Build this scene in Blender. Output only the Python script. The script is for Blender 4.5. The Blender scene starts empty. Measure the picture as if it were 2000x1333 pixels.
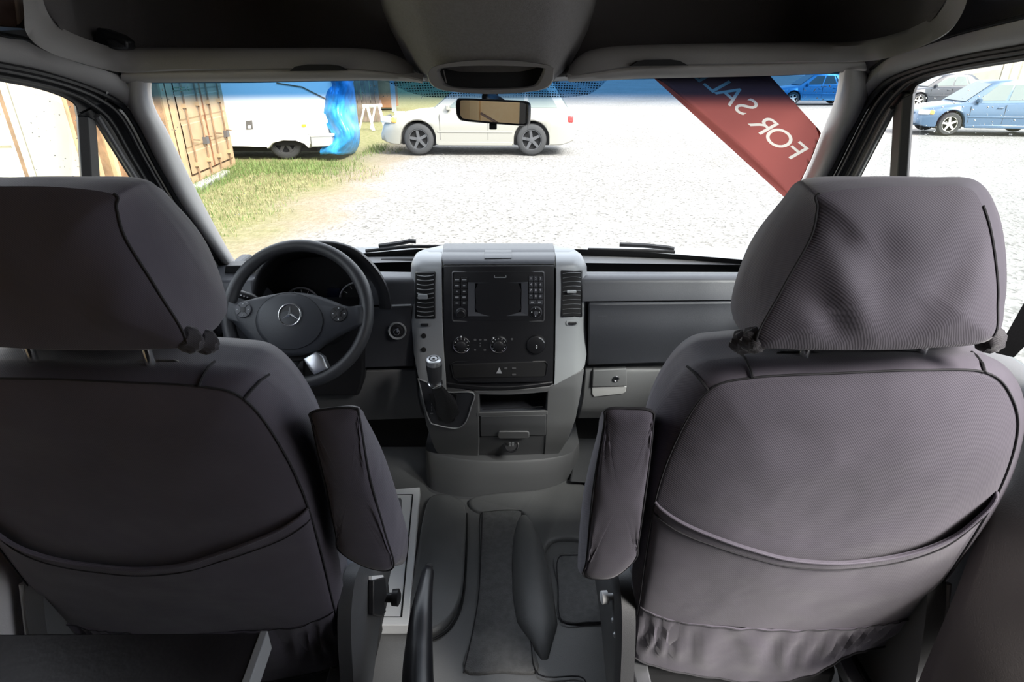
import bpy, bmesh, math, random
from mathutils import Vector, Matrix, noise
from mathutils.bvhtree import BVHTree
random.seed(7)
C = bpy.context.scene.collection
R = math.radians
# ------------------------------------------------------------------ camera model (2000 x 1333 frame)
FPX = 1170.0
PITCH = R(25.0)
CAM = Vector((0.04, 0.0, 1.40))
CP, SP = math.cos(PITCH), math.sin(PITCH)
GZ = -0.65                                   # the yard outside lies below the cab floor

def ray(u, v):
    a = (u - 1000.0) / FPX
    b = (666.5 - v) / FPX
    return Vector((a, CP + b * SP, -SP + b * CP))
def PY(u, v, Y):
    d = ray(u, v); return CAM + d * (Y / d.y)
def PX(u, v, X):
    d = ray(u, v); return CAM + d * ((X - CAM.x) / d.x)
def PZ(u, v, Z):
    d = ray(u, v); return CAM + d * ((Z - CAM.z) / d.z)
def PP(u, v, p0, n):
    d = ray(u, v); n = Vector(n); return CAM + d * ((Vector(p0) - CAM).dot(n) / d.dot(n))
def lerp(a, b, t): return a + (b - a) * t
def table(tab, x):
    if x <= tab[0][0]: return tab[0][1]
    for (x0, y0), (x1, y1) in zip(tab, tab[1:]):
        if x <= x1: return lerp(y0, y1, (x - x0) / (x1 - x0))
    return tab[-1][1]
def stab(tab, x):                            # smooth table
    xs = [t[0] for t in tab]
    if x <= xs[0]: return tab[0][1]
    if x >= xs[-1]: return tab[-1][1]
    for i in range(len(xs) - 1):
        if x <= xs[i + 1]:
            p0 = tab[max(i - 1, 0)][1]; p1 = tab[i][1]; p2 = tab[i + 1][1]; p3 = tab[min(i + 2, len(xs) - 1)][1]
            t = (x - xs[i]) / (xs[i + 1] - xs[i])
            return 0.5 * (2 * p1 + (p2 - p0) * t + (2 * p0 - 5 * p1 + 4 * p2 - p3) * t * t + (3 * p1 - p0 - 3 * p2 + p3) * t ** 3)
def cr(pts, n, closed=False):                # Catmull-Rom through points of any dimension
    pts = [Vector(p) for p in pts]
    N = len(pts); out = []
    segs = N if closed else N - 1
    for i in range(segs):
        if closed:
            p0, p1, p2, p3 = pts[(i - 1) % N], pts[i], pts[(i + 1) % N], pts[(i + 2) % N]
        else:
            p1, p2 = pts[i], pts[i + 1]
            p0 = pts[i - 1] if i else p1 * 2 - p2
            p3 = pts[i + 2] if i + 2 < N else p2 * 2 - p1
        for k in range(n):
            t = k / n
            out.append(0.5 * (p1 * 2 + (p2 - p0) * t + (p0 * 2 - p1 * 5 + p2 * 4 - p3) * t * t + (p1 * 3 - p0 - p2 * 3 + p3) * t ** 3))
    if not closed: out.append(pts[-1].copy())
    return out
def resamp(pts, n):                          # even resampling of an open polyline to n points
    pts = [Vector(p) for p in pts]
    d = [0.0]
    for a, b in zip(pts, pts[1:]): d.append(d[-1] + (b - a).length)
    out = []
    for k in range(n):
        s = d[-1] * k / (n - 1)
        i = 0
        while i < len(pts) - 2 and d[i + 1] < s: i += 1
        t = (s - d[i]) / max(d[i + 1] - d[i], 1e-9)
        out.append(pts[i].lerp(pts[i + 1], min(max(t, 0), 1)))
    return out
# ------------------------------------------------------------------ objects
def empty(name, loc, label=None, cat=None, group=None, kind=None, rz=0.0, parent=None):
    o = bpy.data.objects.new(name, None); C.objects.link(o)
    o.location = loc; o.rotation_euler = (0, 0, rz); o.empty_display_size = 0.05
    if parent is not None:
        o.parent = parent; wm = world_of(parent); o.matrix_parent_inverse = wm.inverted()
    return tag(o, label, cat, group, kind)
def tag(o, label=None, cat=None, group=None, kind=None):
    if label: o['label'] = label
    if cat: o['category'] = cat
    if group: o['group'] = group
    if kind: o['kind'] = kind
    return o
def world_of(o):
    m = Matrix.LocRotScale(o.location, o.rotation_euler, o.scale)
    return (world_of(o.parent) @ o.matrix_parent_inverse @ m) if o.parent else m
def mk(name, verts, faces, mat, parent=None, smooth=40, bevel=0, seg=2, local=False, label=None, mats=None, fmat=None, sub=0):
    me = bpy.data.meshes.new(name)
    me.from_pydata([tuple(v) for v in verts], [], faces)
    bm = bmesh.new(); bm.from_mesh(me)
    bmesh.ops.remove_doubles(bm, verts=bm.verts, dist=1e-6)
    bmesh.ops.recalc_face_normals(bm, faces=bm.faces)
    bm.to_mesh(me); bm.free()
    if mats:
        for m in mats: me.materials.append(m)
        if fmat and len(fmat) == len(me.polygons):
            me.polygons.foreach_set('material_index', fmat)
    else:
        me.materials.append(mat)
    if smooth:
        me.shade_smooth(); me.set_sharp_from_angle(angle=R(smooth))
    o = bpy.data.objects.new(name, me); C.objects.link(o)
    if parent is not None:
        o.parent = parent
        if not local: o.matrix_parent_inverse = world_of(parent).inverted()
    if bevel:
        b = o.modifiers.new('bevel', 'BEVEL'); b.width = bevel; b.segments = seg; b.limit_method = 'ANGLE'; b.angle_limit = R(30)
        b.harden_normals = False
    if sub:
        s = o.modifiers.new('sub', 'SUBSURF'); s.levels = sub; s.render_levels = sub
    if label: o['label'] = label
    return o
class MB:
    def __init__(s): s.v = []; s.f = []
    def add(s, v, f):
        k = len(s.v); s.v += [Vector(p) for p in v]; s.f += [tuple(i + k for i in q) for q in f]; return s
    def box(s, c, size, rot=None):
        c = Vector(c); h = Vector(size) / 2
        vs = [Vector((x * h.x, y * h.y, z * h.z)) for x in (-1, 1) for y in (-1, 1) for z in (-1, 1)]
        if rot is not None: vs = [rot @ p for p in vs]
        return s.add([c + p for p in vs], [(0, 1, 3, 2), (4, 6, 7, 5), (0, 4, 5, 1), (2, 3, 7, 6), (0, 2, 6, 4), (1, 5, 7, 3)])
    def grid(s, rows, closed=False):
        n = len(rows[0]); v = [p for r in rows for p in r]; f = []
        m = n if closed else n - 1
        for i in range(len(rows) - 1):
            for j in range(m):
                k = (j + 1) % n
                f.append((i * n + j, i * n + k, (i + 1) * n + k, (i + 1) * n + j))
        return s.add(v, f)
    def loft(s, rings, cap0=True, cap1=True):
        n = len(rings[0]); k = len(s.v)
        s.grid(rings, closed=True)
        if cap0: s.f.append(tuple(k + i for i in range(n)))
        if cap1: s.f.append(tuple(k + (len(rings) - 1) * n + i for i in range(n)))
        return s
    def prism(s, pts, vec):
        pts = [Vector(p) for p in pts]; vec = Vector(vec)
        return s.loft([pts, [p + vec for p in pts]])
    def slab(s, rows, vec):                   # grid with thickness along vec (vector or function of a point)
        n = len(rows[0]); m = len(rows)
        g = vec if callable(vec) else (lambda p: Vector(vec))
        a = [Vector(p) for r in rows for p in r]; b = [p + g(p) for p in a]
        f = []; N = n * m
        for i in range(m - 1):
            for j in range(n - 1):
                q = (i * n + j, i * n + j + 1, (i + 1) * n + j + 1, (i + 1) * n + j)
                f.append(q); f.append(tuple(x + N for x in reversed(q)))
        edge = [j for j in range(n)] + [i * n + n - 1 for i in range(1, m)] + [(m - 1) * n + j for j in range(n - 2, -1, -1)] + [i * n for i in range(m - 2, 0, -1)]
        for x, y in zip(edge, edge[1:] + edge[:1]): f.append((x, y, y + N, x + N))
        return s.add(a + b, f)
    def tube(s, path, r, n=8, closed=False, cap=True):
        path = [Vector(p) for p in path]; N = len(path)
        rad = r if isinstance(r, (list, tuple)) else [r] * N
        rings = []; ref = None
        for i, p in enumerate(path):
            if closed: d = path[(i + 1) % N] - path[i - 1]
            else: d = path[min(i + 1, N - 1)] - path[max(i - 1, 0)]
            if d.length < 1e-9: d = Vector((0, 0, 1))
            d.normalize()
            if ref is None: ref = Vector((0, 0, 1)) if abs(d.z) < 0.9 else Vector((1, 0, 0))
            x = (ref - d * ref.dot(d)); 
            if x.length < 1e-6: x = d.orthogonal()
            x.normalize(); y = d.cross(x); ref = x
            rings.append([p + (x * math.cos(2 * math.pi * k / n) + y * math.sin(2 * math.pi * k / n)) * rad[i] for k in range(n)])
        if closed:
            rings.append(rings[0]); return s.loft(rings, False, False)
        return s.loft(rings, cap, cap)
    def lathe(s, c, axis, prof, n=32, cap=True):   # prof: (radius, height along axis)
        c = Vector(c); a = Vector(axis).normalized(); x = a.orthogonal().normalized(); y = a.cross(x)
        rings = [[c + a * h + (x * math.cos(2 * math.pi * k / n) + y * math.sin(2 * math.pi * k / n)) * max(r, 1e-5) for k in range(n)] for r, h in prof]
        return s.loft(rings, cap, cap)
    def build(s, name, mat, parent=None, **kw): return mk(name, s.v, s.f, mat, parent, **kw)
def rrect(cu, cv, w, h, r, n=4):              # rounded rectangle in pixel space
    out = []
    for (sx, sy, a0) in ((1, -1, -90), (1, 1, 0), (-1, 1, 90), (-1, -1, 180)):
        for k in range(n + 1):
            a = R(a0 + 90 * k / n)
            out.append((cu + sx * (w / 2 - r) + r * math.cos(a), cv + sy * (h / 2 - r) + r * math.sin(a)))
    return out
def ell(cu, cv, rx, ry, n=32, a0=0, a1=360):
    full = abs(a1 - a0) >= 360
    return [(cu + rx * math.cos(R(a0 + (a1 - a0) * k / (n if full else n - 1))), cv + ry * math.sin(R(a0 + (a1 - a0) * k / (n if full else n - 1)))) for k in range(n)]
def text_geo(s, size=1.0, align='CENTER', extrude=0.0):
    cu = bpy.data.curves.new('lettering_curve', 'FONT'); cu.body = s; cu.size = size; cu.align_x = align; cu.align_y = 'CENTER'; cu.resolution_u = 6
    o = bpy.data.objects.new('lettering_tmp', cu); C.objects.link(o)
    dg = bpy.context.evaluated_depsgraph_get(); dg.update()
    me = o.evaluated_get(dg).to_mesh()
    v = [p.co.copy() for p in me.vertices]; f = [tuple(p.vertices) for p in me.polygons]
    o.evaluated_get(dg).to_mesh_clear()
    bpy.data.objects.remove(o); bpy.data.curves.remove(cu)
    return v, f
def ridge(x, z, p, q, w, amp):                # a fold running from p to q on a cloth face
    p = Vector(p); q = Vector(q); d = q - p; L2 = d.length_squared
    t = max(0, min(1, (Vector((x, z)) - p).dot(d) / L2)); c = p + d * t
    e = (Vector((x, z)) - c).length / w
    return amp * math.exp(-e * e) * (0.35 + 0.65 * math.sin(math.pi * min(max(t, 0.05), 0.95)))
# ------------------------------------------------------------------ materials
def nmat(name):
    m = bpy.data.materials.new(name); m.use_nodes = True
    nt = m.node_tree; nt.nodes.clear()
    out = nt.nodes.new('ShaderNodeOutputMaterial')
    return m, nt, out
def N(nt, typ, **kw):
    n = nt.nodes.new('ShaderNode' + typ)
    for k, v in kw.items():
        if hasattr(n, k): setattr(n, k, v)
    return n
def setin(n, **kw):
    for k, v in kw.items():
        n.inputs[k.replace('_', ' ')].default_value = v
    return n
def L(nt, a, b): nt.links.new(a, b)
def rgba(c): return (c[0], c[1], c[2], 1.0)
def plain(name, col, rough=0.5, metal=0.0, spec=0.5, bump=0.0, bscale=300.0, var=0.0, vscale=6.0, coat=0.0, sheen=0.0, detail=2.0, col2=None):
    m, nt, out = nmat(name)
    p = N(nt, 'BsdfPrincipled'); L(nt, p.outputs[0], out.inputs[0])
    p.inputs['Base Color'].default_value = rgba(col); p.inputs['Roughness'].default_value = rough
    p.inputs['Metallic'].default_value = metal; p.inputs['Specular IOR Level'].default_value = spec
    p.inputs['Coat Weight'].default_value = coat; p.inputs['Sheen Weight'].default_value = sheen
    tc = N(nt, 'TexCoord')
    if var > 0 or col2:
        t = N(nt, 'TexNoise'); t.inputs['Scale'].default_value = vscale; t.inputs['Detail'].default_value = 5; L(nt, tc.outputs['Object'], t.inputs['Vector'])
        r = N(nt, 'ValToRGB'); c2 = col2 or tuple(x * (1 - var) for x in col); c1 = col if col2 else tuple(min(1, x * (1 + var)) for x in col)
        r.color_ramp.elements[0].position = 0.35; r.color_ramp.elements[1].position = 0.65
        r.color_ramp.elements[0].color = rgba(c2); r.color_ramp.elements[1].color = rgba(c1)
        L(nt, t.outputs['Fac'], r.inputs[0]); L(nt, r.outputs[0], p.inputs['Base Color'])
    if bump > 0:
        t = N(nt, 'TexNoise'); t.inputs['Scale'].default_value = bscale; t.inputs['Detail'].default_value = detail; L(nt, tc.outputs['Object'], t.inputs['Vector'])
        b = N(nt, 'Bump'); b.inputs['Strength'].default_value = bump; b.inputs['Distance'].default_value = 0.002
        L(nt, t.outputs['Fac'], b.inputs['Height']); L(nt, b.outputs[0], p.inputs['Normal'])
    return m
def cloth(name, col, col2, rough=0.7, crease=0.45):
    m, nt, out = nmat(name)
    p = N(nt, 'BsdfPrincipled'); L(nt, p.outputs[0], out.inputs[0])
    p.inputs['Roughness'].default_value = rough; p.inputs['Sheen Weight'].default_value = 0.25; p.inputs['Sheen Roughness'].default_value = 0.4
    p.inputs['Specular IOR Level'].default_value = 0.35
    tc = N(nt, 'TexCoord')
    t = N(nt, 'TexNoise'); t.inputs['Scale'].default_value = 7; t.inputs['Detail'].default_value = 6; L(nt, tc.outputs['Object'], t.inputs['Vector'])
    r = N(nt, 'ValToRGB'); r.color_ramp.elements[0].position = 0.3; r.color_ramp.elements[1].position = 0.72
    r.color_ramp.elements[0].color = rgba(col2); r.color_ramp.elements[1].color = rgba(col)
    L(nt, t.outputs['Fac'], r.inputs[0]); L(nt, r.outputs[0], p.inputs['Base Color'])
    w = N(nt, 'TexWave'); w.wave_type = 'BANDS'; w.bands_direction = 'DIAGONAL'; w.inputs['Scale'].default_value = 210; w.inputs['Distortion'].default_value = 0.6
    L(nt, tc.outputs['Object'], w.inputs['Vector'])
    b1 = N(nt, 'Bump'); b1.inputs['Strength'].default_value = 0.22; b1.inputs['Distance'].default_value = 0.0006; L(nt, w.outputs['Fac'], b1.inputs['Height'])
    t2 = N(nt, 'TexNoise'); t2.inputs['Scale'].default_value = 8; t2.inputs['Detail'].default_value = 2; t2.inputs['Distortion'].default_value = 0.2; L(nt, tc.outputs['Object'], t2.inputs['Vector'])
    b2 = N(nt, 'Bump'); b2.inputs['Strength'].default_value = crease; b2.inputs['Distance'].default_value = 0.012; L(nt, t2.outputs['Fac'], b2.inputs['Height'])
    L(nt, b1.outputs[0], b2.inputs['Normal']); L(nt, b2.outputs[0], p.inputs['Normal'])
    return m
M = {}
M['cloth'] = cloth('seat_cover_cloth', (0.108, 0.096, 0.122), (0.080, 0.071, 0.092))
M['cloth_dark'] = cloth('seat_side_cloth', (0.070, 0.066, 0.074), (0.052, 0.048, 0.055))
M['seam'] = plain('seam_thread', (0.022, 0.021, 0.025), 0.8)
M['plastic_grey'] = plain('mid_grey_plastic', (0.145, 0.148, 0.152), 0.55, bump=0.25, bscale=900)
M['plastic_light'] = plain('light_grey_plastic', (0.30, 0.30, 0.30), 0.5, bump=0.2, bscale=900)
M['silver'] = plain('silver_trim', (0.24, 0.25, 0.26), 0.38, metal=0.35, bump=0.05, bscale=800)
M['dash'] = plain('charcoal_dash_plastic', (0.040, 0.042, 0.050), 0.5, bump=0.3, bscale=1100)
M['dash_mid'] = plain('slate_dash_plastic', (0.075, 0.078, 0.088), 0.5, bump=0.3, bscale=1100)
M['black'] = plain('black_plastic', (0.012, 0.012, 0.014), 0.42, bump=0.15, bscale=900)
M['black_soft'] = plain('matte_black_plastic', (0.008, 0.008, 0.009), 0.8)
M['rubber'] = plain('door_seal_rubber', (0.012, 0.012, 0.013), 0.5)
M['leather'] = plain('steering_leather', (0.035, 0.036, 0.040), 0.42, bump=0.25, bscale=700)
M['hub'] = plain('steering_hub_plastic', (0.040, 0.043, 0.050), 0.48, bump=0.2, bscale=900)
M['chrome'] = plain('chrome', (0.75, 0.76, 0.78), 0.18, metal=1.0)
M['alu'] = plain('satin_aluminium', (0.62, 0.64, 0.67), 0.33, metal=0.9)
M['white_mark'] = plain('white_marking', (0.75, 0.76, 0.78), 0.6)
M['grey_mark'] = plain('grey_marking', (0.35, 0.36, 0.38), 0.6)
M['screen'] = plain('screen_glass', (0.004, 0.004, 0.005), 0.12)
M['lcd'] = plain('cluster_display', (0.01, 0.013, 0.035), 0.25)
M['headliner'] = plain('headliner_fabric', (0.125, 0.118, 0.118), 0.92, bump=0.5, bscale=500, var=0.06, vscale=180)
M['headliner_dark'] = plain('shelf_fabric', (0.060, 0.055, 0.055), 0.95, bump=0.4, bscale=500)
M['trim'] = plain('pillar_trim_plastic', (0.27, 0.265, 0.26), 0.5, bump=0.2, bscale=700)
M['lip'] = plain('shelf_lip_plastic', (0.135, 0.128, 0.125), 0.6, bump=0.2, bscale=700)
M['visor'] = plain('visor_vinyl', (0.25, 0.24, 0.23), 0.65, bump=0.2, bscale=600)
M['floor_rubber'] = plain('floor_rubber', (0.135, 0.137, 0.138), 0.42, bump=0.25, bscale=600, var=0.08, vscale=5)
M['floor_grain'] = plain('grained_floor_rubber', (0.115, 0.116, 0.118), 0.55, bump=0.9, bscale=420, var=0.10, vscale=60)
M['wall_pale'] = plain('pale_wall_panel', (0.62, 0.60, 0.61), 0.6, bump=0.15, bscale=300)
M['wall_dark'] = plain('dark_wall_panel', (0.085, 0.078, 0.077), 0.6, bump=0.25, bscale=500, var=0.05)
M['table'] = plain('black_laminate', (0.014, 0.013, 0.015), 0.45, bump=0.25, bscale=90, var=0.3, vscale=14)
M['edge_grey'] = plain('grey_edge_strip', (0.30, 0.31, 0.32), 0.45)
M['white_metal'] = plain('white_painted_plate', (0.86, 0.87, 0.88), 0.4)
M['brown'] = plain('brown_boards', (0.16, 0.105, 0.085), 0.7, var=0.3, vscale=12)
M['pale_brown'] = plain('pale_brown_post', (0.36, 0.29, 0.26), 0.7)
M['strap'] = plain('seat_belt_webbing', (0.05, 0.048, 0.046), 0.7, bump=0.5, bscale=600)
M['blue_strip'] = plain('pale_blue_strip', (0.45, 0.62, 0.85), 0.4)
def ply():
    m, nt, out = nmat('plywood'); p = N(nt, 'BsdfPrincipled'); L(nt, p.outputs[0], out.inputs[0]); p.inputs['Roughness'].default_value = 0.6
    tc = N(nt, 'TexCoord'); mp = N(nt, 'Mapping'); mp.inputs['Scale'].default_value = (6, 0.8, 6); L(nt, tc.outputs['Object'], mp.inputs[0])
    t = N(nt, 'TexNoise'); t.inputs['Scale'].default_value = 3; t.inputs['Detail'].default_value = 6; t.inputs['Distortion'].default_value = 1.2; L(nt, mp.outputs[0], t.inputs['Vector'])
    r = N(nt, 'ValToRGB'); r.color_ramp.elements[0].color = rgba((0.88, 0.60, 0.30)); r.color_ramp.elements[1].color = rgba((0.93, 0.72, 0.42)); L(nt, t.outputs['Fac'], r.inputs[0]); L(nt, r.outputs[0], p.inputs['Base Color'])
    return m
M['ply'] = ply()
def glass(name, band=None, tint=(0.93, 0.96, 0.96), refl=0.04):
    m, nt, out = nmat(name)
    tr = N(nt, 'BsdfTransparent'); gl = N(nt, 'BsdfGlossy'); gl.inputs['Roughness'].default_value = 0.02
    lw = N(nt, 'LayerWeight'); lw.inputs['Blend'].default_value = 0.5
    pw = N(nt, 'Math'); pw.operation = 'POWER'; pw.inputs[1].default_value = 4.0; L(nt, lw.outputs['Facing'], pw.inputs[0])
    ml = N(nt, 'Math'); ml.operation = 'MULTIPLY_ADD'; ml.inputs[1].default_value = 0.25; ml.inputs[2].default_value = refl * .5; L(nt, pw.outputs[0], ml.inputs[0])
    mx = N(nt, 'MixShader'); L(nt, ml.outputs[0], mx.inputs[0]); L(nt, tr.outputs[0], mx.inputs[1]); L(nt, gl.outputs[0], mx.inputs[2]); L(nt, mx.outputs[0], out.inputs[0])
    tr.inputs[0].default_value = rgba(tint)
    if band:
        tc = N(nt, 'TexCoord'); sx = N(nt, 'SeparateXYZ'); L(nt, tc.outputs['Object'], sx.inputs[0])
        mr = N(nt, 'MapRange'); mr.interpolation_type = 'SMOOTHSTEP'; mr.inputs['From Min'].default_value = band[0]; mr.inputs['From Max'].default_value = band[1]
        L(nt, sx.outputs['Z'], mr.inputs['Value'])
        mc = N(nt, 'Mix'); mc.data_type = 'RGBA'; L(nt, mr.outputs[0], mc.inputs[0]); mc.inputs[6].default_value = rgba(tint); mc.inputs[7].default_value = rgba(band[2])
        L(nt, mc.outputs[2], tr.inputs[0])
    return m
M['glass'] = glass('side_glass')
M['windshield'] = glass('windshield_glass', band=(1.292, 1.336, (0.047, 0.15, 0.31)))
M['car_glass'] = plain('car_window_glass', (0.05, 0.06, 0.06), 0.06, spec=0.8)
M['car_glass_pale'] = plain('pale_car_window_glass', (0.14, 0.17, 0.16), 0.08, spec=0.8)
def frit():
    m, nt, out = nmat('dotted_glass_print'); tr = N(nt, 'BsdfTransparent'); df = N(nt, 'BsdfDiffuse'); df.inputs[0].default_value = (0.01, 0.02, 0.03, 1)
    tr.inputs[0].default_value = (0.55, 0.62, 0.68, 1)
    tc = N(nt, 'TexCoord'); w = N(nt, 'TexVoronoi'); w.inputs['Scale'].default_value = 160; w.inputs['Randomness'].default_value = 0.0; L(nt, tc.outputs['Object'], w.inputs['Vector'])
    mt = N(nt, 'Math'); mt.operation = 'LESS_THAN'; mt.inputs[1].default_value = 0.36; L(nt, w.outputs['Distance'], mt.inputs[0])
    mx = N(nt, 'MixShader'); L(nt, mt.outputs[0], mx.inputs[0]); L(nt, tr.outputs[0], mx.inputs[1]); L(nt, df.outputs[0], mx.inputs[2]); L(nt, mx.outputs[0], out.inputs[0])
    return m
M['frit'] = frit()
def film(name, col, k):
    m, nt, out = nmat(name); tl = N(nt, 'BsdfTranslucent'); df = N(nt, 'BsdfDiffuse'); tl.inputs[0].default_value = rgba(col); df.inputs[0].default_value = rgba(col)
    mx = N(nt, 'MixShader'); mx.inputs[0].default_value = k; L(nt, tl.outputs[0], mx.inputs[1]); L(nt, df.outputs[0], mx.inputs[2]); L(nt, mx.outputs[0], out.inputs[0])
    return m
M['banner_red'] = film('red_banner_film', (0.40, 0.115, 0.098), 0.5)
M['banner_white'] = film('white_banner_lettering', (0.85, 0.78, 0.68), 0.5)
M['mirror'] = plain('mirror_glass', (0.92, 0.92, 0.92), 0.01, metal=1.0)

M['dash_top'] = plain('dash_top_plastic', (0.10, 0.102, 0.108), 0.5, bump=0.3, bscale=1100)
M['dash_letter'] = plain('moulded_lettering', (0.075, 0.078, 0.085), 0.6)
M['gaiter'] = plain('gaiter_leather', (0.018, 0.018, 0.020), 0.5, bump=0.4, bscale=200)
M['grey_mark2'] = plain('dim_grey_marking', (0.10, 0.10, 0.105), 0.6)
M['bezel'] = plain('radio_bezel', (0.10, 0.10, 0.105), 0.4)
M['black_gloss'] = plain('glossy_black_grip', (0.010, 0.010, 0.012), 0.28)

M['pillar'] = plain('pillar_cover_plastic', (0.44, 0.435, 0.43), 0.42, bump=0.15, bscale=700)
M['dash_top'] = plain('dash_top_plastic', (0.11, 0.112, 0.118), 0.36, bump=0.2, bscale=1100)
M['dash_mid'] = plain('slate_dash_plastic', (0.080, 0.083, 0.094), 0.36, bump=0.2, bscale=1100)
M['silver'] = plain('silver_trim', (0.36, 0.375, 0.39), 0.36, metal=0.15, bump=0.05, bscale=800)

M['plastic_grey'] = plain('mid_grey_plastic', (0.235, 0.238, 0.240), 0.5, bump=0.2, bscale=900)
M['plastic_mid'] = plain('dim_grey_plastic', (0.165, 0.167, 0.172), 0.5, bump=0.2, bscale=900)
M['plastic_light'] = plain('light_grey_plastic', (0.40, 0.40, 0.40), 0.5, bump=0.2, bscale=900)
M['headliner'] = plain('headliner_fabric', (0.20, 0.188, 0.186), 0.92, bump=0.5, bscale=500, var=0.06, vscale=180)
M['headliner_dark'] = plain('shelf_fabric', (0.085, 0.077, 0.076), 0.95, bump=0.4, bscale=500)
M['lip'] = plain('shelf_lip_plastic', (0.22, 0.208, 0.202), 0.55, bump=0.2, bscale=700)
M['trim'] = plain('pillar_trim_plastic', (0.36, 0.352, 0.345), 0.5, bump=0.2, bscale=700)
M['visor'] = plain('visor_vinyl', (0.36, 0.345, 0.33), 0.65, bump=0.2, bscale=600)
M['floor_rubber'] = plain('floor_rubber', (0.235, 0.238, 0.240), 0.36, bump=0.25, bscale=600, var=0.08, vscale=5)
M['floor_grain'] = plain('grained_floor_rubber', (0.20, 0.203, 0.206), 0.5, bump=0.9, bscale=420, var=0.12, vscale=60)
M['wall_pale'] = plain('pale_wall_panel', (0.78, 0.76, 0.77), 0.6, bump=0.15, bscale=300)
M['wall_dark'] = plain('dark_wall_panel', (0.13, 0.12, 0.118), 0.6, bump=0.25, bscale=500, var=0.05)
M['lining'] = plain('charcoal_lining', (0.07, 0.07, 0.072), 0.85, bump=0.2, bscale=300)
M['brown'] = plain('brown_boards', (0.30, 0.21, 0.18), 0.7, var=0.3, vscale=12)
M['pale_brown'] = plain('pale_brown_post', (0.52, 0.44, 0.40), 0.7)
M['fence'] = plain('weathered_fence_boards', (0.16, 0.12, 0.09), 0.85, var=0.3, vscale=4)
M['dial_ring'] = plain('dial_ring_metal', (0.62, 0.64, 0.68), 0.35, metal=0.4)

M['plastic_grey'] = plain('mid_grey_plastic', (0.165, 0.168, 0.172), 0.5, bump=0.2, bscale=900)
M['plastic_mid'] = plain('dim_grey_plastic', (0.12, 0.122, 0.127), 0.5, bump=0.2, bscale=900)
M['headliner'] = plain('headliner_fabric', (0.25, 0.236, 0.234), 0.92, bump=0.5, bscale=500, var=0.06, vscale=180)
M['floor_rubber'] = plain('floor_rubber', (0.165, 0.168, 0.170), 0.34, bump=0.25, bscale=600, var=0.10, vscale=5)
M['floor_grain'] = plain('grained_floor_rubber', (0.145, 0.147, 0.149), 0.5, bump=0.9, bscale=420, var=0.14, vscale=60)
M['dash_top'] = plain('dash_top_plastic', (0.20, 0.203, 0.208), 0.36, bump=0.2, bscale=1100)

M['hinge'] = plain('hinge_cover_plastic', (0.075, 0.076, 0.080), 0.5, bump=0.2, bscale=900)
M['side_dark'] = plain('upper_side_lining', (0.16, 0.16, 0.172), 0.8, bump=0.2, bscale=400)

M['riser'] = plain('console_riser_plastic', (0.105, 0.106, 0.110), 0.5, bump=0.2, bscale=900)
M['plastic_mid'] = plain('dim_grey_plastic', (0.10, 0.102, 0.107), 0.5, bump=0.2, bscale=900)
M['floor_rubber'] = plain('floor_rubber', (0.145, 0.147, 0.149), 0.32, bump=0.25, bscale=600, var=0.10, vscale=5)
M['plastic_grey'] = plain('mid_grey_plastic', (0.125, 0.127, 0.131), 0.5, bump=0.2, bscale=900)
M['plastic_mid'] = plain('dim_grey_plastic', (0.080, 0.082, 0.087), 0.5, bump=0.2, bscale=900)
M['riser'] = plain('console_riser_plastic', (0.085, 0.086, 0.090), 0.5, bump=0.2, bscale=900)
# ================================================================== VAN SHELL
# ---- floor: rubber mat with raised mouldings
def floor_pts(pts, z=0.0): return [PZ(u, v, z) for u, v in pts]
fl = MB(); fl.box((0, -0.35, -0.03), (1.84, 4.7, 0.056)); floor = fl.build('floor', M['floor_rubber'], bevel=0.0)
tag(floor, kind='structure')
def raised(name, px, h, mat, slope=0.016, parent=floor, z0=-0.004, n=5):
    base = cr(floor_pts(px, 0.0), n, True)
    c = sum(base, Vector()) / len(base)
    def ring(z, inset):
        out = []
        for i, p in enumerate(base):
            d = (c - p); d.z = 0; l = d.length; q = p + d / max(l, 1e-6) * min(inset, l * 0.8); q = q.copy(); q.z = z; out.append(q)
        return out
    m = MB(); m.loft([ring(z0, 0), ring(h * .45, slope * .1), ring(h * .85, slope * .45), ring(h, slope)], False, True)
    return m.build(name, mat, parent, smooth=60)
# raised cover panel on the driver side of the aisle and the big raised aisle mat
raised('raised_mat', [(836, 985), (868, 972), (902, 984), (911, 1005), (909, 1090), (903, 1165), (882, 1215), (848, 1243), (806, 1246), (800, 1180), (815, 1080)], 0.022, M['floor_rubber'])
raised('raised_mat', [(922, 976), (980, 966), (1060, 958), (1110, 940), (1140, 950), (1190, 990), (1205, 1060), (1100, 1058), (1070, 1072), (1056, 1120), (1040, 1090), (1025, 1010), (985, 1000), (938, 1004), (916, 990)], 0.012, M['floor_rubber'])
raised('grain_panel', [(941, 1003), (980, 1000), (1019, 1003), (1021, 1060), (1024, 1170), (1036, 1250), (1050, 1312), (980, 1314), (906, 1312), (922, 1240), (934, 1170), (938, 1090)], 0.006, M['floor_grain'], 0.004, n=4)
raised('grain_panel', [(1086, 1086), (1180, 1082), (1196, 1085), (1190, 1150), (1192, 1212), (1096, 1215), (1090, 1150)], 0.007, M['floor_grain'], 0.004)
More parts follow.
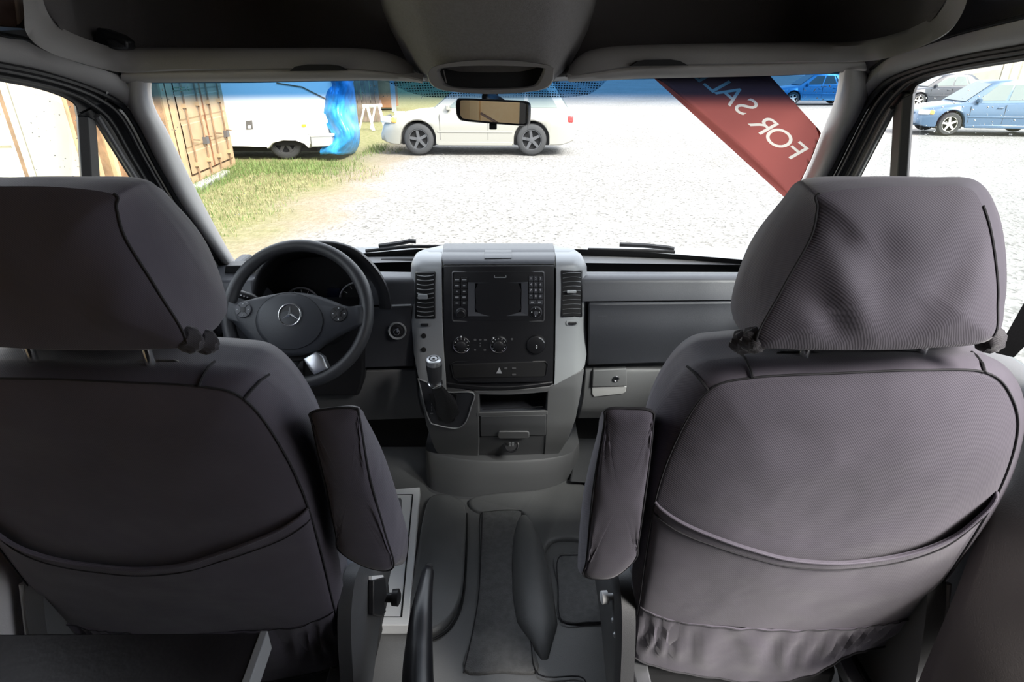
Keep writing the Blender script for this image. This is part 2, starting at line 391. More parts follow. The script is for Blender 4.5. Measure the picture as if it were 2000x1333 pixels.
# soft ridge right of the aisle
rp = [PZ(u, v, 0) for u, v in [(1024, 1010), (1030, 1060), (1037, 1120), (1043, 1180), (1052, 1235), (1064, 1290)]]
rw = [0.016, 0.034, 0.042, 0.045, 0.042, 0.006]
m = MB(); rows = []
pts = resamp(cr(rp, 6), 30)
for i, p in enumerate(pts):
    w = table([(k / 5, rw[k]) for k in range(6)], i / 29); hh = 0.045 * math.sin(math.pi * min(1, max(0.02, i / 29))) ** 0.5
    rows.append([p + Vector((w * 1.35 * math.cos(a), 0, hh * max(0, math.sin(a)) - 0.003)) for a in [math.pi * k / 12 for k in range(13)]])
m.grid(rows); m.build('floor_ridge', M['floor_rubber'], floor, smooth=80)
# groove lines around the mats
def groove(px, z=0.0065, r=0.0018): 
    return MB().tube(cr([PZ(u, v, z) for u, v in px], 5), r, 6)
g = groove([(942, 1002), (939, 1090), (934, 1170), (922, 1240), (905, 1315)]); g.build('mat_groove', M['seam'], floor)
g = groove([(1019, 1002), (1021, 1060), (1024, 1170), (1036, 1250), (1052, 1318), (1130, 1322), (1148, 1340)]); g.build('mat_groove', M['seam'], floor)
g = groove([(1190, 1085), (1120, 1085), (1090, 1092), (1090, 1150), (1097, 1213), (1150, 1216), (1192, 1214)], 0.0075); g.build('mat_groove', M['seam'], floor)
g = groove([(912, 1004), (911, 1080), (905, 1165), (886, 1217), (850, 1248), (806, 1252)], 0.003, 0.0035); g.build('mat_groove', M['black_soft'], floor)
g = groove([(1196, 1250), (1190, 1290), (1196, 1340)], 0.004, 0.006); g.build('mat_groove', M['floor_rubber'], floor)
# riser under the console (curved step)
top = cr([(832, 862), (834, 880), (900, 892), (972, 897), (1060, 894), (1110, 885), (1128, 868)], 5)
bot = cr([(834, 948), (850, 962), (905, 972), (972, 968), (1060, 962), (1105, 945), (1130, 905)], 5)
T = [PY(u, v, 1.79 if i < 8 else 1.80) for i, (u, v) in enumerate([tuple(p)[:2] for p in top])] if False else None
rt = [PZ(p[0], p[1], 0.13) for p in cr([(831, 872, 0), (840, 884, 0), (900, 897, 0), (972, 901, 0), (1060, 897, 0), (1112, 886, 0), (1131, 866, 0)], 5)]
rb = [PZ(p[0], p[1], 0.0) for p in cr([(834, 946, 0), (850, 960, 0), (905, 971, 0), (972, 968, 0), (1062, 961, 0), (1108, 942, 0), (1131, 905, 0)], 5)]
m = MB(); back = [Vector((p.x, 2.0, p.z)) for p in rt]
flare = [b + (b - Vector((0, 2.1, 0))).normalized() * 0.02 - Vector((0, 0, .004)) for b in rb]
m.grid([back, rt, [a.lerp(b, .06) + Vector((0, -.004, 0)) for a, b in zip(rt, rb)], [a.lerp(b, .5) for a, b in zip(rt, rb)], [a.lerp(b, .9) for a, b in zip(rt, rb)], rb, flare])
m.build('console_riser', M['riser'], floor, smooth=50)
# footwell lining to the right of the riser, and toe board
m = MB(); m.box((0, 2.03, 0.26), (1.84, 0.05, 1.02)); wf = m.build('wall_front', M['black_soft']); tag(wf, kind='structure')
m = MB(); m.loft([[PZ(u, v, z) for u, v in [(1128, 850), (1185, 850), (1180, 945), (1112, 942)]] for z in (0.0, 0.035)]); m.build('footwell_lining', M['plastic_mid'], floor, bevel=0.008)

# ---- doors (plane of the cab door windows leans inward)
def dplane(side, off=0.0):
    n = Vector((1, 0, -side * -0.14)) if False else Vector((side, 0, 0.14))
    return Vector((side * (0.90 - off), 0, 0.85)), n
def PD(u, v, side, off=0.0):
    p, n = dplane(side, off); return PP(u, v, p, n)
DO = {
 -1: dict(outer=[(-120, 103), (0, 125), (60, 137), (110, 150), (165, 168), (215, 190), (245, 212), (270, 250), (300, 310), (345, 390), (385, 450), (440, 530), (480, 590)],
          top=[(-120, 140), (0, 162), (60, 173), (100, 184), (130, 196), (146, 208), (152, 226)],
          wr=[(152, 226), (156, 290), (160, 355), (166, 430), (176, 570)],
          post=[(185, 240), (190, 300), (194, 360), (202, 440), (214, 570)],
          hyp=[(185, 240), (222, 299), (262, 362), (320, 455), (393, 570)]),
  1: dict(outer=[(2120, 66), (2000, 90), (1900, 107), (1805, 130), (1742, 154), (1712, 178), (1688, 212), (1660, 265), (1625, 335), (1560, 450), (1500, 550)],
          top=[(2120, 100), (2000, 122), (1910, 136), (1835, 150), (1806, 162), (1790, 170), (1784, 182)],
          wr=[(1784, 182), (1780, 225), (1776, 285), (1772, 345), (1760, 570)],
          post=[(1747, 224), (1744, 285), (1740, 345), (1736, 430), (1728, 570)],
          hyp=[(1747, 224), (1716, 282), (1683, 345), (1636, 430), (1560, 570)]),
}
door_names = {-1: 'door_1', 1: 'door_2'}
doors = {}
def strip(A, B, n=40): return [resamp(cr(A, 6), n), resamp(cr(B, 6), n)]
for s in (-1, 1):
    d = DO[s]; P = lambda uv, off=0.0: PD(uv[0], uv[1], s, off)
    inw = Vector((-s * 1, 0, 0.14)).normalized()
    # lower door panel, with pull and pocket
    m = MB(); xs = s * 0.895
    prof = [(0.02, 0.05), (0.00, 0.10), (-0.045, 0.30), (-0.03, 0.52), (-0.05, 0.62), (-0.02, 0.72), (0.0, 0.88), (0.03, 0.90)]
    rows = [[Vector((xs + s * q[0], y, q[1])) for q in prof] for y in (0.78, 0.9, 1.2, 1.5, 1.65, 1.74)]
    m.slab(rows, (s * 0.05, 0, 0)); dr = m.build(door_names[s], M['plastic_grey'], smooth=50); tag(dr, kind='structure'); doors[s] = dr
    # frame header, post and pillar strips
    m = MB(); A, B = strip([P(q) for q in d['outer'][:6]], [P(q) for q in d['top']], 40)
    m.slab([A, [a.lerp(b, .45) + inw * 0.012 for a, b in zip(A, B)], [a.lerp(b, .6) + inw * 0.004 for a, b in zip(A, B)], B], Vector((s * .014, .03, .012))); m.build('door_frame', M['black'], dr, smooth=50, bevel=0.004)
    m = MB(); A = resamp([P(q) for q in d['wr']], 20); B = resamp([P(q) for q in d['post']], 20)
    m.slab([A, [a.lerp(b, .25) + inw * .012 for a, b in zip(A, B)], [a.lerp(b, .75) + inw * .012 for a, b in zip(A, B)], B], Vector((s * .012, .012, 0))); m.build('window_post', M['black'], dr, smooth=30, bevel=0.002)
    m = MB(); A = resamp(cr([P(q) for q in d['outer'][5:]], 6), 40); B = resamp([P(d['top'][-1]), P(d['post'][0])] + [P(q) for q in d['hyp'][1:]], 40)
    m.slab([A, [a.lerp(b, .3) + inw * .01 for a, b in zip(A, B)], [a.lerp(b, .45) - inw * .006 for a, b in zip(A, B)], [a.lerp(b, .7) + inw * .006 for a, b in zip(A, B)], B], Vector((s * .012, .045, .01))); m.build('door_frame', M['black'], dr, smooth=50, bevel=0.003)
    # weather seals: rubber beads along the frame
    for k, (off, kk) in enumerate(((0.018, 0.02), (0.02, 0.30), (0.016, 0.62))):
        pa = cr([P(q, off) for q in d['outer']], 5)
        pb = cr([P(q, off) for q in d['top'][:-1]] + [P(q, off) for q in d['hyp']], 5)
        pa = resamp(pa, 90); pb = resamp(pb, 90)
        m = MB(); m.tube([a.lerp(b, kk) for a, b in zip(pa, pb)], 0.0065 if k == 0 else 0.005, 8)
        m.build('weather_seal', M['rubber'] if k != 1 else M['black'], dr)
    # corner gusset between header, post and quarter light
    gq = [(146, 200), (152, 228), (187, 243), (202, 238), (188, 206), (165, 188)] if s < 0 else [(1790, 164), (1783, 184), (1745, 227), (1736, 222), (1750, 194), (1770, 173)]
    m = MB(); m.prism([P(q) for q in gq], Vector((s * .012, .012, 0))); m.build('frame_gusset', M['black'], dr, smooth=0)
    # grey reveal on the quarter light frame
    m = MB(); pts = [P(q, 0.016) for q in d['hyp'][0:4]]; sh = Vector((0, .012, .012))
    m.tube([p + sh for p in resamp(pts, 12)], 0.006, 8); m.build('quarter_reveal', M['plastic_grey'], dr)
    # panes
    pane = [P(q) for q in d['top']] + [P(q) for q in d['wr'][1:]]
    lowR = P(d['wr'][-1]); lowL = Vector((lowR.x, pane[0].y - 0.02, lowR.z - 0.01))
    pane += [lowL]
    m = MB(); m.prism([p - inw * 0.018 for p in pane], -inw * 0.005); w = m.build('window_2' if s < 0 else 'window_3', M['glass'], smooth=0); tag(w, kind='structure')
    q = [P(d['post'][0]), P(d['hyp'][2]), P(d['hyp'][-1]), P(d['post'][-1])]
    m = MB(); m.prism([p - inw * 0.018 for p in q], -inw * 0.005); w = m.build('window_4' if s < 0 else 'window_5', M['glass'], smooth=0); tag(w, kind='structure')

# ---- windshield surface
GL = {-1: [(297, 150), (296, 185), (305, 215), (330, 262), (380, 365), (430, 460), (462, 515), (490, 562)],
      1: [(1641, 135), (1630, 195), (1606, 258), (1582, 320), (1560, 366), (1515, 460), (1480, 540), (1460, 590)]}
def gy(v): return 1.41 + (v - 165) * (0.46 / 350)
edge = {s: resamp(cr([PY(u, v, gy(v)) for u, v in GL[s]], 6), 40) for s in (-1, 1)}
rows = []
for a, b in zip(edge[-1], edge[1]):
    r = []
    for k in range(41):
        t = k / 40; s = 2 * t - 1
        p = a.lerp(b, t); p.y += 0.11 * (1 - s * s); r.append(p)
    rows.append(r)
m = MB(); m.grid(rows); wind = m.build('window_1', M['windshield'], smooth=180); tag(wind, kind='structure')
GV = [p for r in rows for p in r]; GF = wind.data
bvh = BVHTree.FromPolygons([v.co[:] for v in GF.vertices], [tuple(p.vertices) for p in GF.polygons])
def PG(u, v, off=0.0):                       # pixel -> point on the windshield, off > 0 towards the cab
    for k in range(60):                      # a point just off the pane slides back to its edge
        t = k * .004; d = ray(u + (1000 - u) * t, v + (300 - v) * t).normalized(); h = bvh.ray_cast(CAM, d)
        if h[0] is not None: break
    n = h[1] if h[1].dot(d) < 0 else -h[1]
    return h[0] + n * off
# black printed band along the foot of the glass
for nm, ln in (('glass_band', [(1120, 486), (1200, 489), (1300, 495), (1440, 506), (1500, 512)]), ('glass_band', [(470, 516), (560, 505), (690, 496), (800, 487), (840, 485)])):
    q = resamp(cr([Vector((u, v, 0)) for u, v in ln], 6), 40)
    m = MB(); m.grid([[PG(p.x, p.y + k, .0015) for p in q] for k in (0, 5, 10, 16)]); m.build(nm, M['black_soft'], wind, smooth=180)
# dotted print behind the mirror and the black band along the cowl
m = MB(); pr = [(735, 150), (760, 160), (790, 176), (830, 188), (870, 191), (960, 191), (1100, 190), (1150, 184), (1172, 170), (1190, 150)]
tp = resamp([Vector((u, v, 0)) for u, v in [(735, 148), (1190, 148)]], 30); bt = resamp([Vector((u, v, 0)) for u, v in pr], 30)
m.grid([[PG(a.lerp(b, t)[0], a.lerp(b, t)[1], 0.002) for a, b in zip(tp, bt)] for t in (0, .33, .66, 1)]); m.build('dotted_print', M['frit'], wind, smooth=180)
# small etched marks in the driver side corner
m = MB()
for j, (v0, ln) in enumerate(((169.5, [(338, 350), (352, 361), (366, 369)]), (175, [(336, 346), (349, 359), (361, 364), (367, 373)]))):
    for (a, b) in ln:
        q = [PG(a, v0 - 1.3 - (a - 336) * .03, .003), PG(b, v0 - 1.3 - (b - 336) * .03, .003), PG(b, v0 + 1.3 - (b - 336) * .03, .003), PG(a, v0 + 1.3 - (a - 336) * .03, .003)]
        m.prism(q, (0, -.0006, 0))
m.build('glass_mark', plain('etched_glass_mark', (0.25, 0.75, 0.85), .6), wind, smooth=0)
random.seed(3)                                # dried water spots on the panes
def spots(regions, fn, name, parent, mat):
    m = MB()
    for (u0, v0, u1, v1, n) in regions:
        for _ in range(n):
            u = random.uniform(u0, u1); v = random.uniform(v0, v1); c = fn(u, v)
            if c is None: continue
            r = random.choice((.0006, .0008, .0010, .0014)); 
            m.lathe(c, (CAM - c), [(r, 0), (r * .6, r * .4)], 6)
    return m.build(name, mat, parent, smooth=60)
spot_mat = plain('dried_water_spot', (0.85, 0.88, 0.90), 0.7)
spots([(300, 168, 360, 260, 26), (700, 160, 830, 190, 34), (1090, 160, 1180, 188, 8), (1570, 165, 1632, 200, 30), (400, 340, 520, 420, 16)], lambda u, v: PG(u, v, .003), 'water_spots', wind, spot_mat)
w2, w3 = bpy.data.objects['window_2'], bpy.data.objects['window_3']
spots([(60, 185, 158, 350, 30)], lambda u, v: PD(u, v, -1, -.014), 'water_spots', w2, spot_mat)
spots([(1786, 175, 1998, 268, 60)], lambda u, v: PD(u, v, 1, -.014), 'water_spots', w3, spot_mat)

# ---- A pillar trims
TO = {-1: [(236, 152), (238, 168), (245, 200), (257, 228), (270, 250), (300, 310), (345, 390), (385, 450), (440, 530), (475, 585)],
      1: [(1700, 140), (1704, 162), (1694, 200), (1680, 230), (1660, 266), (1625, 336), (1590, 395), (1555, 455), (1510, 530), (1480, 580)]}
for s in (-1, 1):
    A = resamp(cr([Vector((u, v, PD(u, v, s, 0.012).y)) for u, v in TO[s]], 6), 44); B = resamp(cr([Vector((u, v, gy(v) + .012)) for u, v in GL[s]], 6), 44)
    rws = [[PD(a[0], a[1], s, 0.012) + Vector((0, .03, 0)) for a in A]]
    for t, o in ((0, 0), (.08, .022), (.25, .042), (.5, .050), (.7, .040), (.86, .018), (.95, -.006), (1, -.02)):
        rws.append([PY(lerp(a[0], b[0], t), lerp(a[1], b[1], t), lerp(a[2], b[2], t) - o) for a, b in zip(A, B)])
    rws.append([p + Vector((s * .03, .03, 0)) for p in rws[-1]])
    m = MB(); m.grid(rws); t = m.build('trim_1' if s < 0 else 'trim_2', M['pillar'], smooth=80); tag(t, kind='structure')

# ---- roof-side trims between shelf lip and door frame
RU = {-1: [(-120, 45), (0, 72), (50, 80), (85, 98), (150, 122), (200, 136), (240, 150)], 1: [(2120, 8), (2000, 38), (1900, 62), (1850, 76), (1800, 92), (1740, 112), (1700, 140)]}
RX = 0.765
for s in (-1, 1):
    A = resamp(cr([PX(u, v, s * RX) for u, v in RU[s][:-1]] + [PY(RU[s][-1][0], RU[s][-1][1], 1.37)], 5), 40)
    B = resamp(cr([PD(u, v, s, 0.008) for u, v in DO[s]['outer'][:7]], 5), 40)
    m = MB(); m.slab([[a + Vector((s * .02, 0, .006)) for a in A], A, [a.lerp(b, .35) + Vector((-s * .012, 0, -.006)) for a, b in zip(A, B)], [a.lerp(b, .75) + Vector((-s * .012, 0, -.006)) for a, b in zip(A, B)], B], (s * .04, .02, .0))
    t = m.build('trim_3' if s < 0 else 'trim_4', M['trim'], smooth=60); tag(t, kind='structure')
    up_ = [[a + Vector((s * .012, .0, .002)) for a in A], [a + Vector((s * .02, 0, .02)) for a in A], [Vector((s * .86, a.y, 1.93)) for a in A]]
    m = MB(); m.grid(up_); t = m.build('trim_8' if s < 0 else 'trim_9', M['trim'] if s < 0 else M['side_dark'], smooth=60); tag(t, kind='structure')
    m = MB(); m.tube([a + Vector((-s * .001, 0, .004)) for a in A], .003, 6); m.build('panel_seam', M['black_soft'], t)
# ---- body behind and above the camera
m = MB(); m.box((0, -0.35, 1.95), (1.9, 4.4, 0.05)); ce = m.build('ceiling', M['lining'], smooth=0); tag(ce, kind='structure')
m = MB()
m.box((-0.93, -1.1, 0.95), (0.05, 3.6, 2.0)); wl = m.build('wall_left', M['lining'], smooth=0); tag(wl, kind='structure')
m = MB(); m.box((0.93, 0.72, 0.95), (0.05, 0.28, 2.0)); m.box((0.93, -1.29, 0.95), (0.05, 2.6, 2.0)); m.box((0.93, 0.31, 1.91), (0.05, 0.58, 0.08))
wr = m.build('wall_right', M['lining'], smooth=0); tag(wr, kind='structure')
m = MB(); m.box((0, -2.55, 0.95), (1.84, 0.05, 2.0))
wb = m.build('wall_back', M['lining'], smooth=0); tag(wb, kind='structure')
for s in (-1, 1):
    m = MB(); m.box((s * .905, 1.89, .38), (.04, .36, .80)); t = m.build('trim_10' if s < 0 else 'trim_11', M['plastic_mid'], smooth=0, bevel=.01); tag(t, kind='structure')
# side panels beside the seats: pale on the driver side, dark padded on the passenger side
m = MB(); rws = []
for z in (0.0, 0.25, 0.5, 0.75, 0.95): rws.append([Vector((-0.80 - 0.035 * (1 - z), y, z)) for y in (0.30, 0.5, 0.66, 0.76, 0.82)])
m.slab(rws, (-.06, 0, 0)); t = m.build('trim_5', M['wall_pale'], smooth=60, bevel=.02); tag(t, kind='structure')
m = MB(); e0 = resamp(cr([PX(u, v, x) for u, v, x in [(2010, 760, .895), (1992, 837, .872), (1962, 927, .845), (1930, 973, .82), (1902, 1060, .785), (1853, 1190, .735), (1806, 1301, .70), (1770, 1390, .67)]], 5), 30)
rws = [[p + Vector((.10, .05, 0)) for p in e0], [p + Vector((.012, .012, 0)) for p in e0], [p + Vector((.004, -.02, 0)) for p in e0], [p + Vector((.03, -.10, 0)) for p in e0], [p + Vector((.07, -.22, 0)) for p in e0], [Vector((.90, p.y - .40, p.z)) for p in e0]]
m.grid(rws)
t = m.build('trim_6', M['wall_dark'], smooth=60); tag(t, kind='structure')
# ================================================================== OVERHEAD
# moulded headliner: two open shelves with a dropped centre
def shelf(s, label):
    if s < 0:
        top = [(62, -60, .98), (70, -10, 1.0), (90, 35, 1.06), (125, 62, 1.13), (175, 83, 1.22), (230, 97, 1.30), (330, 97, 1.33), (500, 98, 1.34), (680, 98, 1.345), (745, 104, 1.345), (785, 118, 1.35), (806, 134, 1.36)]
        bot = [(40, -60, .96), (46, 30, .97), (50, 68, 1.0), (85, 98, 1.06), (150, 122, 1.18), (236, 142, 1.30), (330, 139, 1.325), (500, 137, 1.335), (660, 136, 1.34), (730, 140, 1.34), (775, 145, 1.345), (812, 150, 1.36)]
    else:
        top = [(1870, -60, .98), (1862, -10, 1.0), (1838, 22, 1.06), (1810, 45, 1.13), (1750, 70, 1.22), (1668, 86, 1.30), (1560, 87, 1.33), (1400, 89, 1.34), (1230, 93, 1.345), (1160, 101, 1.345), (1130, 115, 1.35), (1112, 134, 1.36)]
        bot = [(1895, -60, .96), (1888, 10, .97), (1856, 62, 1.02), (1800, 92, 1.08), (1740, 112, 1.18), (1690, 120, 1.30), (1580, 122, 1.325), (1400, 127, 1.335), (1250, 130, 1.34), (1180, 140, 1.34), (1130, 148, 1.345), (1105, 152, 1.36)]
    root = empty('overhead_shelf', (s * .4, 1.33, 1.40), label, 'shelf', 'open shelves above the windshield')
    A = cr([PY(*q) for q in top], 6); B = cr([PY(*q) for q in bot], 6)
    n = len(A)
    out = []
    for a, b in zip(A, B):
        d = Vector((a.x * .55, a.y, 0)) ; out.append(d.normalized())
    rws = [[a + d * .03 for a, d in zip(A, out)], [a + d * .006 + Vector((0, 0, .004)) for a, d in zip(A, out)], [a.lerp(b, .10) - d * .004 for a, b, d in zip(A, B, out)],
           [a.lerp(b, .5) - d * .006 for a, b, d in zip(A, B, out)], [a.lerp(b, .92) - d * .002 for a, b, d in zip(A, B, out)], [b + d * .008 for b, d in zip(B, out)], [b + d * .05 + Vector((0, 0, .003)) for b, d in zip(B, out)]]
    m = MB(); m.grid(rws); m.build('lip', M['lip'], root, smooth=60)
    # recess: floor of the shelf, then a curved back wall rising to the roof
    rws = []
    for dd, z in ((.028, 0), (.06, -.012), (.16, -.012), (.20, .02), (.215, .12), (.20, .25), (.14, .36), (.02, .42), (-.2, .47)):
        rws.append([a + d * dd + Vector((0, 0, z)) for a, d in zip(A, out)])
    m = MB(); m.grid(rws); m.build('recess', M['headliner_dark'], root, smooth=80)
    # finger notch on the lip's lower edge
    if s < 0: nt = [(566, 139), (576, 130), (600, 126), (640, 126), (660, 129), (676, 138)]
    else: nt = [(1232, 129), (1246, 120), (1262, 117), (1310, 116), (1328, 119), (1345, 128)]
    yb = 1.318
    m = MB(); m.prism([PY(u, v, yb) for u, v in nt], (0, .02, 0)); m.build('finger_notch', M['black_soft'], root, smooth=0)
    return root
sh1 = shelf(-1, 'grey lipped overhead shelf above the driver and steering wheel')
sh2 = shelf(1, 'grey lipped overhead shelf above the passenger and red sale banner')
# small clip on the left shelf edge
ck = empty('shelf_clip', PY(215, 78, 1.27), 'small dark plastic clip on the overhead shelf edge above the driver', 'clip')
m = MB(); m.prism([PY(u, v, 1.285) for u, v in [(183, 86), (187, 53), (200, 56), (232, 68), (248, 80), (250, 96), (225, 97)]], (0, .03, 0)); m.build('clip_body', M['black'], ck, bevel=.004)
m = MB(); m.prism([PY(u, v, 1.28) for u, v in [(206, 76), (222, 78), (240, 88), (236, 94), (212, 88)]], (0, .02, 0)); m.build('clip_tongue', M['black_soft'], ck, bevel=.002)
# dropped centre of the headliner
dm = empty('headliner_dome', (0, 1.2, 1.45), 'grey fabric roof console bulging down between the overhead shelves', 'roof console')
rws = []
for v, uL, uR, yc in ((-140, 706, 1194, 1.06), (-80, 722, 1184, 1.08), (-20, 738, 1170, 1.11), (20, 748, 1160, 1.14), (60, 764, 1148, 1.18), (95, 780, 1134, 1.215), (120, 790, 1122, 1.24), (140, 800, 1112, 1.262), (152, 812, 1100, 1.285), (160, 824, 1090, 1.31)):
    r = []
    for k in range(33):
        s = -1 + 2 * k / 32; u = lerp(uL, uR, (s + 1) / 2)
        y = yc + 0.26 * abs(s) ** 7 + 0.02 * s * s
        if abs(s) == 1: y += .10
        r.append(PY(u, v, y))
    rws.append(r)
rws.append([p + Vector((0, .12, .005)) for p in rws[-1]])
m = MB(); m.grid(rws); m.build('fabric_shell', M['headliner'], dm, smooth=80)
# oval housing at its front edge
oh = empty('sunglasses_holder', PY(958, 150, 1.24), 'dark oval tray housing under the roof console above the mirror', 'tray')
def arc_pts(pts, n=8): return [tuple(p)[:2] for p in cr([(u, v, 0) for u, v in pts], n)]
otop = arc_pts([(834, 146), (848, 130), (900, 119), (958, 116), (1020, 119), (1066, 126), (1083, 134)])
obot = arc_pts([(838, 160), (850, 171), (880, 179), (958, 184), (1030, 180), (1068, 172), (1082, 156)])
itop = arc_pts([(856, 140), (864, 134), (905, 131), (958, 130), (1010, 131), (1050, 132), (1063, 134)])
ibot = arc_pts([(860, 152), (870, 166), (900, 172), (958, 174), (1010, 172), (1044, 167), (1058, 148)])
yo = 1.235
O = [PY(u, v, yo) for u, v in otop + obot[::-1]]; I = [PY(u, v, yo - .004) for u, v in itop + ibot[::-1]]
m = MB(); Om = [o.lerp(i, .12) + Vector((0, -.008, 0)) for o, i in zip(O, I)]; Im = [o.lerp(i, .85) + Vector((0, -.006, 0)) for o, i in zip(O, I)]
m.grid([[p + Vector((0, .09, 0)) for p in O] , O, Om, Im, I, [p + Vector((0, .035, 0)) for p in I]], closed=True); m.build('oval_rim', M['lip'], oh, smooth=50)
m = MB(); m.prism([PY(u, v, yo + .03) for u, v in itop + ibot[::-1]], (0, .01, 0)); m.build('dark_tray', M['black_soft'], oh, smooth=0)
m = MB(); m.tube([PY(u, v, yo + .005) for u, v in [(866, 137), (869, 150), (872, 162)]], .0012, 6); m.build('tray_edge', M['lip'], oh)
# header rail under the lips and folded sun visors
m = MB()
hd = [(205, 132, 1.34), (232, 136, 1.36), (300, 141, 1.38), (500, 140, 1.40), (700, 141, 1.42), (830, 152, 1.43), (960, 156, 1.43), (1100, 150, 1.43), (1250, 130, 1.42), (1450, 126, 1.40), (1640, 120, 1.38), (1702, 118, 1.36), (1735, 112, 1.34)]
hb = [(208, 185, 1.35), (236, 168, 1.39), (300, 163, 1.44), (500, 162, 1.49), (700, 158, 1.51), (830, 158, 1.52), (960, 160, 1.52), (1100, 158, 1.52), (1250, 155, 1.51), (1450, 151, 1.49), (1640, 145, 1.44), (1702, 155, 1.39), (1735, 170, 1.35)]
A = cr([PY(*q) for q in hd], 6); B = cr([PY(*q) for q in hb], 6)
m.slab([[a + Vector((0, .0, .01)) for a in A], A, [a.lerp(b, .3) + Vector((0, -.0, -.003)) for a, b in zip(A, B)], [a.lerp(b, .7) + Vector((0, 0, -.003)) for a, b in zip(A, B)], B], (0, .02, .012)); t = m.build('trim_7', M['trim'], smooth=60); tag(t, kind='structure')
def visor(s, label):
    if s < 0: a = [(238, 143), (400, 141), (660, 138), (730, 141), (790, 148), (826, 156)]; b = [(242, 161), (400, 160), (660, 157), (730, 156), (790, 157), (826, 160)]
    else: a = [(1108, 152), (1180, 143), (1260, 133), (1450, 128), (1600, 122), (1688, 120)]; b = [(1112, 158), (1180, 156), (1260, 153), (1450, 149), (1600, 144), (1690, 138)]
    A = cr([PY(u, v, 1.345) for u, v in a], 6); B = cr([PY(u, v, 1.40) for u, v in b], 6)
    m = MB(); rr = []
    for t, o in ((0, 0.0), (.12, .006), (.5, .010), (.88, .007), (1, 0)): rr.append([p.lerp(q, t) + Vector((0, -o, -o * .4)) for p, q in zip(A, B)])
    m.slab(rr, (0, .012, .010)); o = m.build('sun_visor', M['visor'], smooth=60); tag(o, label, 'sun visor', 'folded sun visors')
visor(-1, 'beige-grey sun visor folded flat above the steering wheel'); visor(1, 'beige-grey sun visor folded flat above the red sale banner')
# ---- rear view mirror
def mirror_obj():
    c = PY(961, 219, 1.33)
    root = empty('rearview_mirror', c, 'black framed interior mirror reflecting tan plywood', 'mirror')
    nrm = Vector((-0.285, -0.955, 0.05)).normalized()
    out = arc_pts([(890, 205), (893, 194), (905, 192), (960, 194), (1018, 197), (1030, 200), (1034, 208), (1033, 238), (1028, 245), (1018, 246), (960, 242), (908, 237), (896, 232), (891, 222)], 4)
    inn = arc_pts([(896, 206), (899, 198), (908, 196), (960, 198), (1015, 200.5), (1026, 203), (1029.5, 210), (1029, 235), (1025, 241), (1015, 242), (960, 238), (910, 232.5), (901, 228), (897, 220)], 4)
    Pm = lambda uv, o: PP(uv[0], uv[1], c + nrm * o, nrm)
    O = [Pm(q, 0) for q in out]; I = [Pm(q, .003) for q in inn]
    cc = sum(O, Vector()) / len(O)
    m = MB(); m.loft([I, [o.lerp(i, .3) + nrm * .004 for o, i in zip(O, I)], O, [p - nrm * .012 for p in O], [cc + (p - cc) * .86 - nrm * .026 for p in O], [cc + (p - cc) * .5 - nrm * .032 for p in O]], False, True)
    m.build('mirror_housing', M['black'], root, smooth=50)
    m = MB(); m.prism([Pm(q, .0028) for q in inn], -nrm * .002); m.build('mirror_glass', M['mirror'], root, smooth=0)
    m = MB(); k = Pm((963, 247), -.006); m.box(k, (.016, .012, .012)); m.build('dimming_tab', M['black'], root, bevel=.002)
    g = PG(957, 186, .006); m = MB(); m.tube([cc - nrm * .028, cc - nrm * .05 + Vector((0, .02, .015)), g], [.011, .010, .013], 10); m.lathe(g, (g - cc), [(.02, -.012), (.02, .004)], 20); m.build('mirror_stalk', M['black'], root)
mirror_obj()
# ---- upper left opening: boards, post, strap seen past the shelf end
bw = empty('wall_cabinet', PX(-40, 30, -.86), 'brown boarded cabinet end beside the left end of the overhead shelf', 'cabinet')
m = MB(); m.prism([PX(u, v, -.770) for u, v in [(-160, -60), (28, -60), (40, 53), (-160, 40)]], (-.04, 0, 0)); m.build('board_panel', M['brown'], bw, smooth=0)
m = MB(); m.prism([PX(u, v, -.766) for u, v in [(26, -60), (58, -60), (64, 36), (52, 54), (39, 54)]], (-.03, 0, 0)); m.build('corner_post', M['pale_brown'], bw, smooth=0, bevel=.003)
m = MB(); m.prism([PX(u, v, -.760) for u, v in [(-160, 44), (0, 52), (72, 57), (0, 60), (-160, 55)]], (-.02, 0, 0)); m.build('blue_edge_strip', M['blue_strip'], bw, smooth=0)
m = MB(); m.prism([PX(u, v, -.752) for u, v in [(57, -60), (96, -60), (92, 34), (84, 52), (60, 56), (50, 56), (64, 34)]], (-.03, 0, 0)); o = m.build('corner_trim', M['black'], bw, smooth=0, bevel=.004)
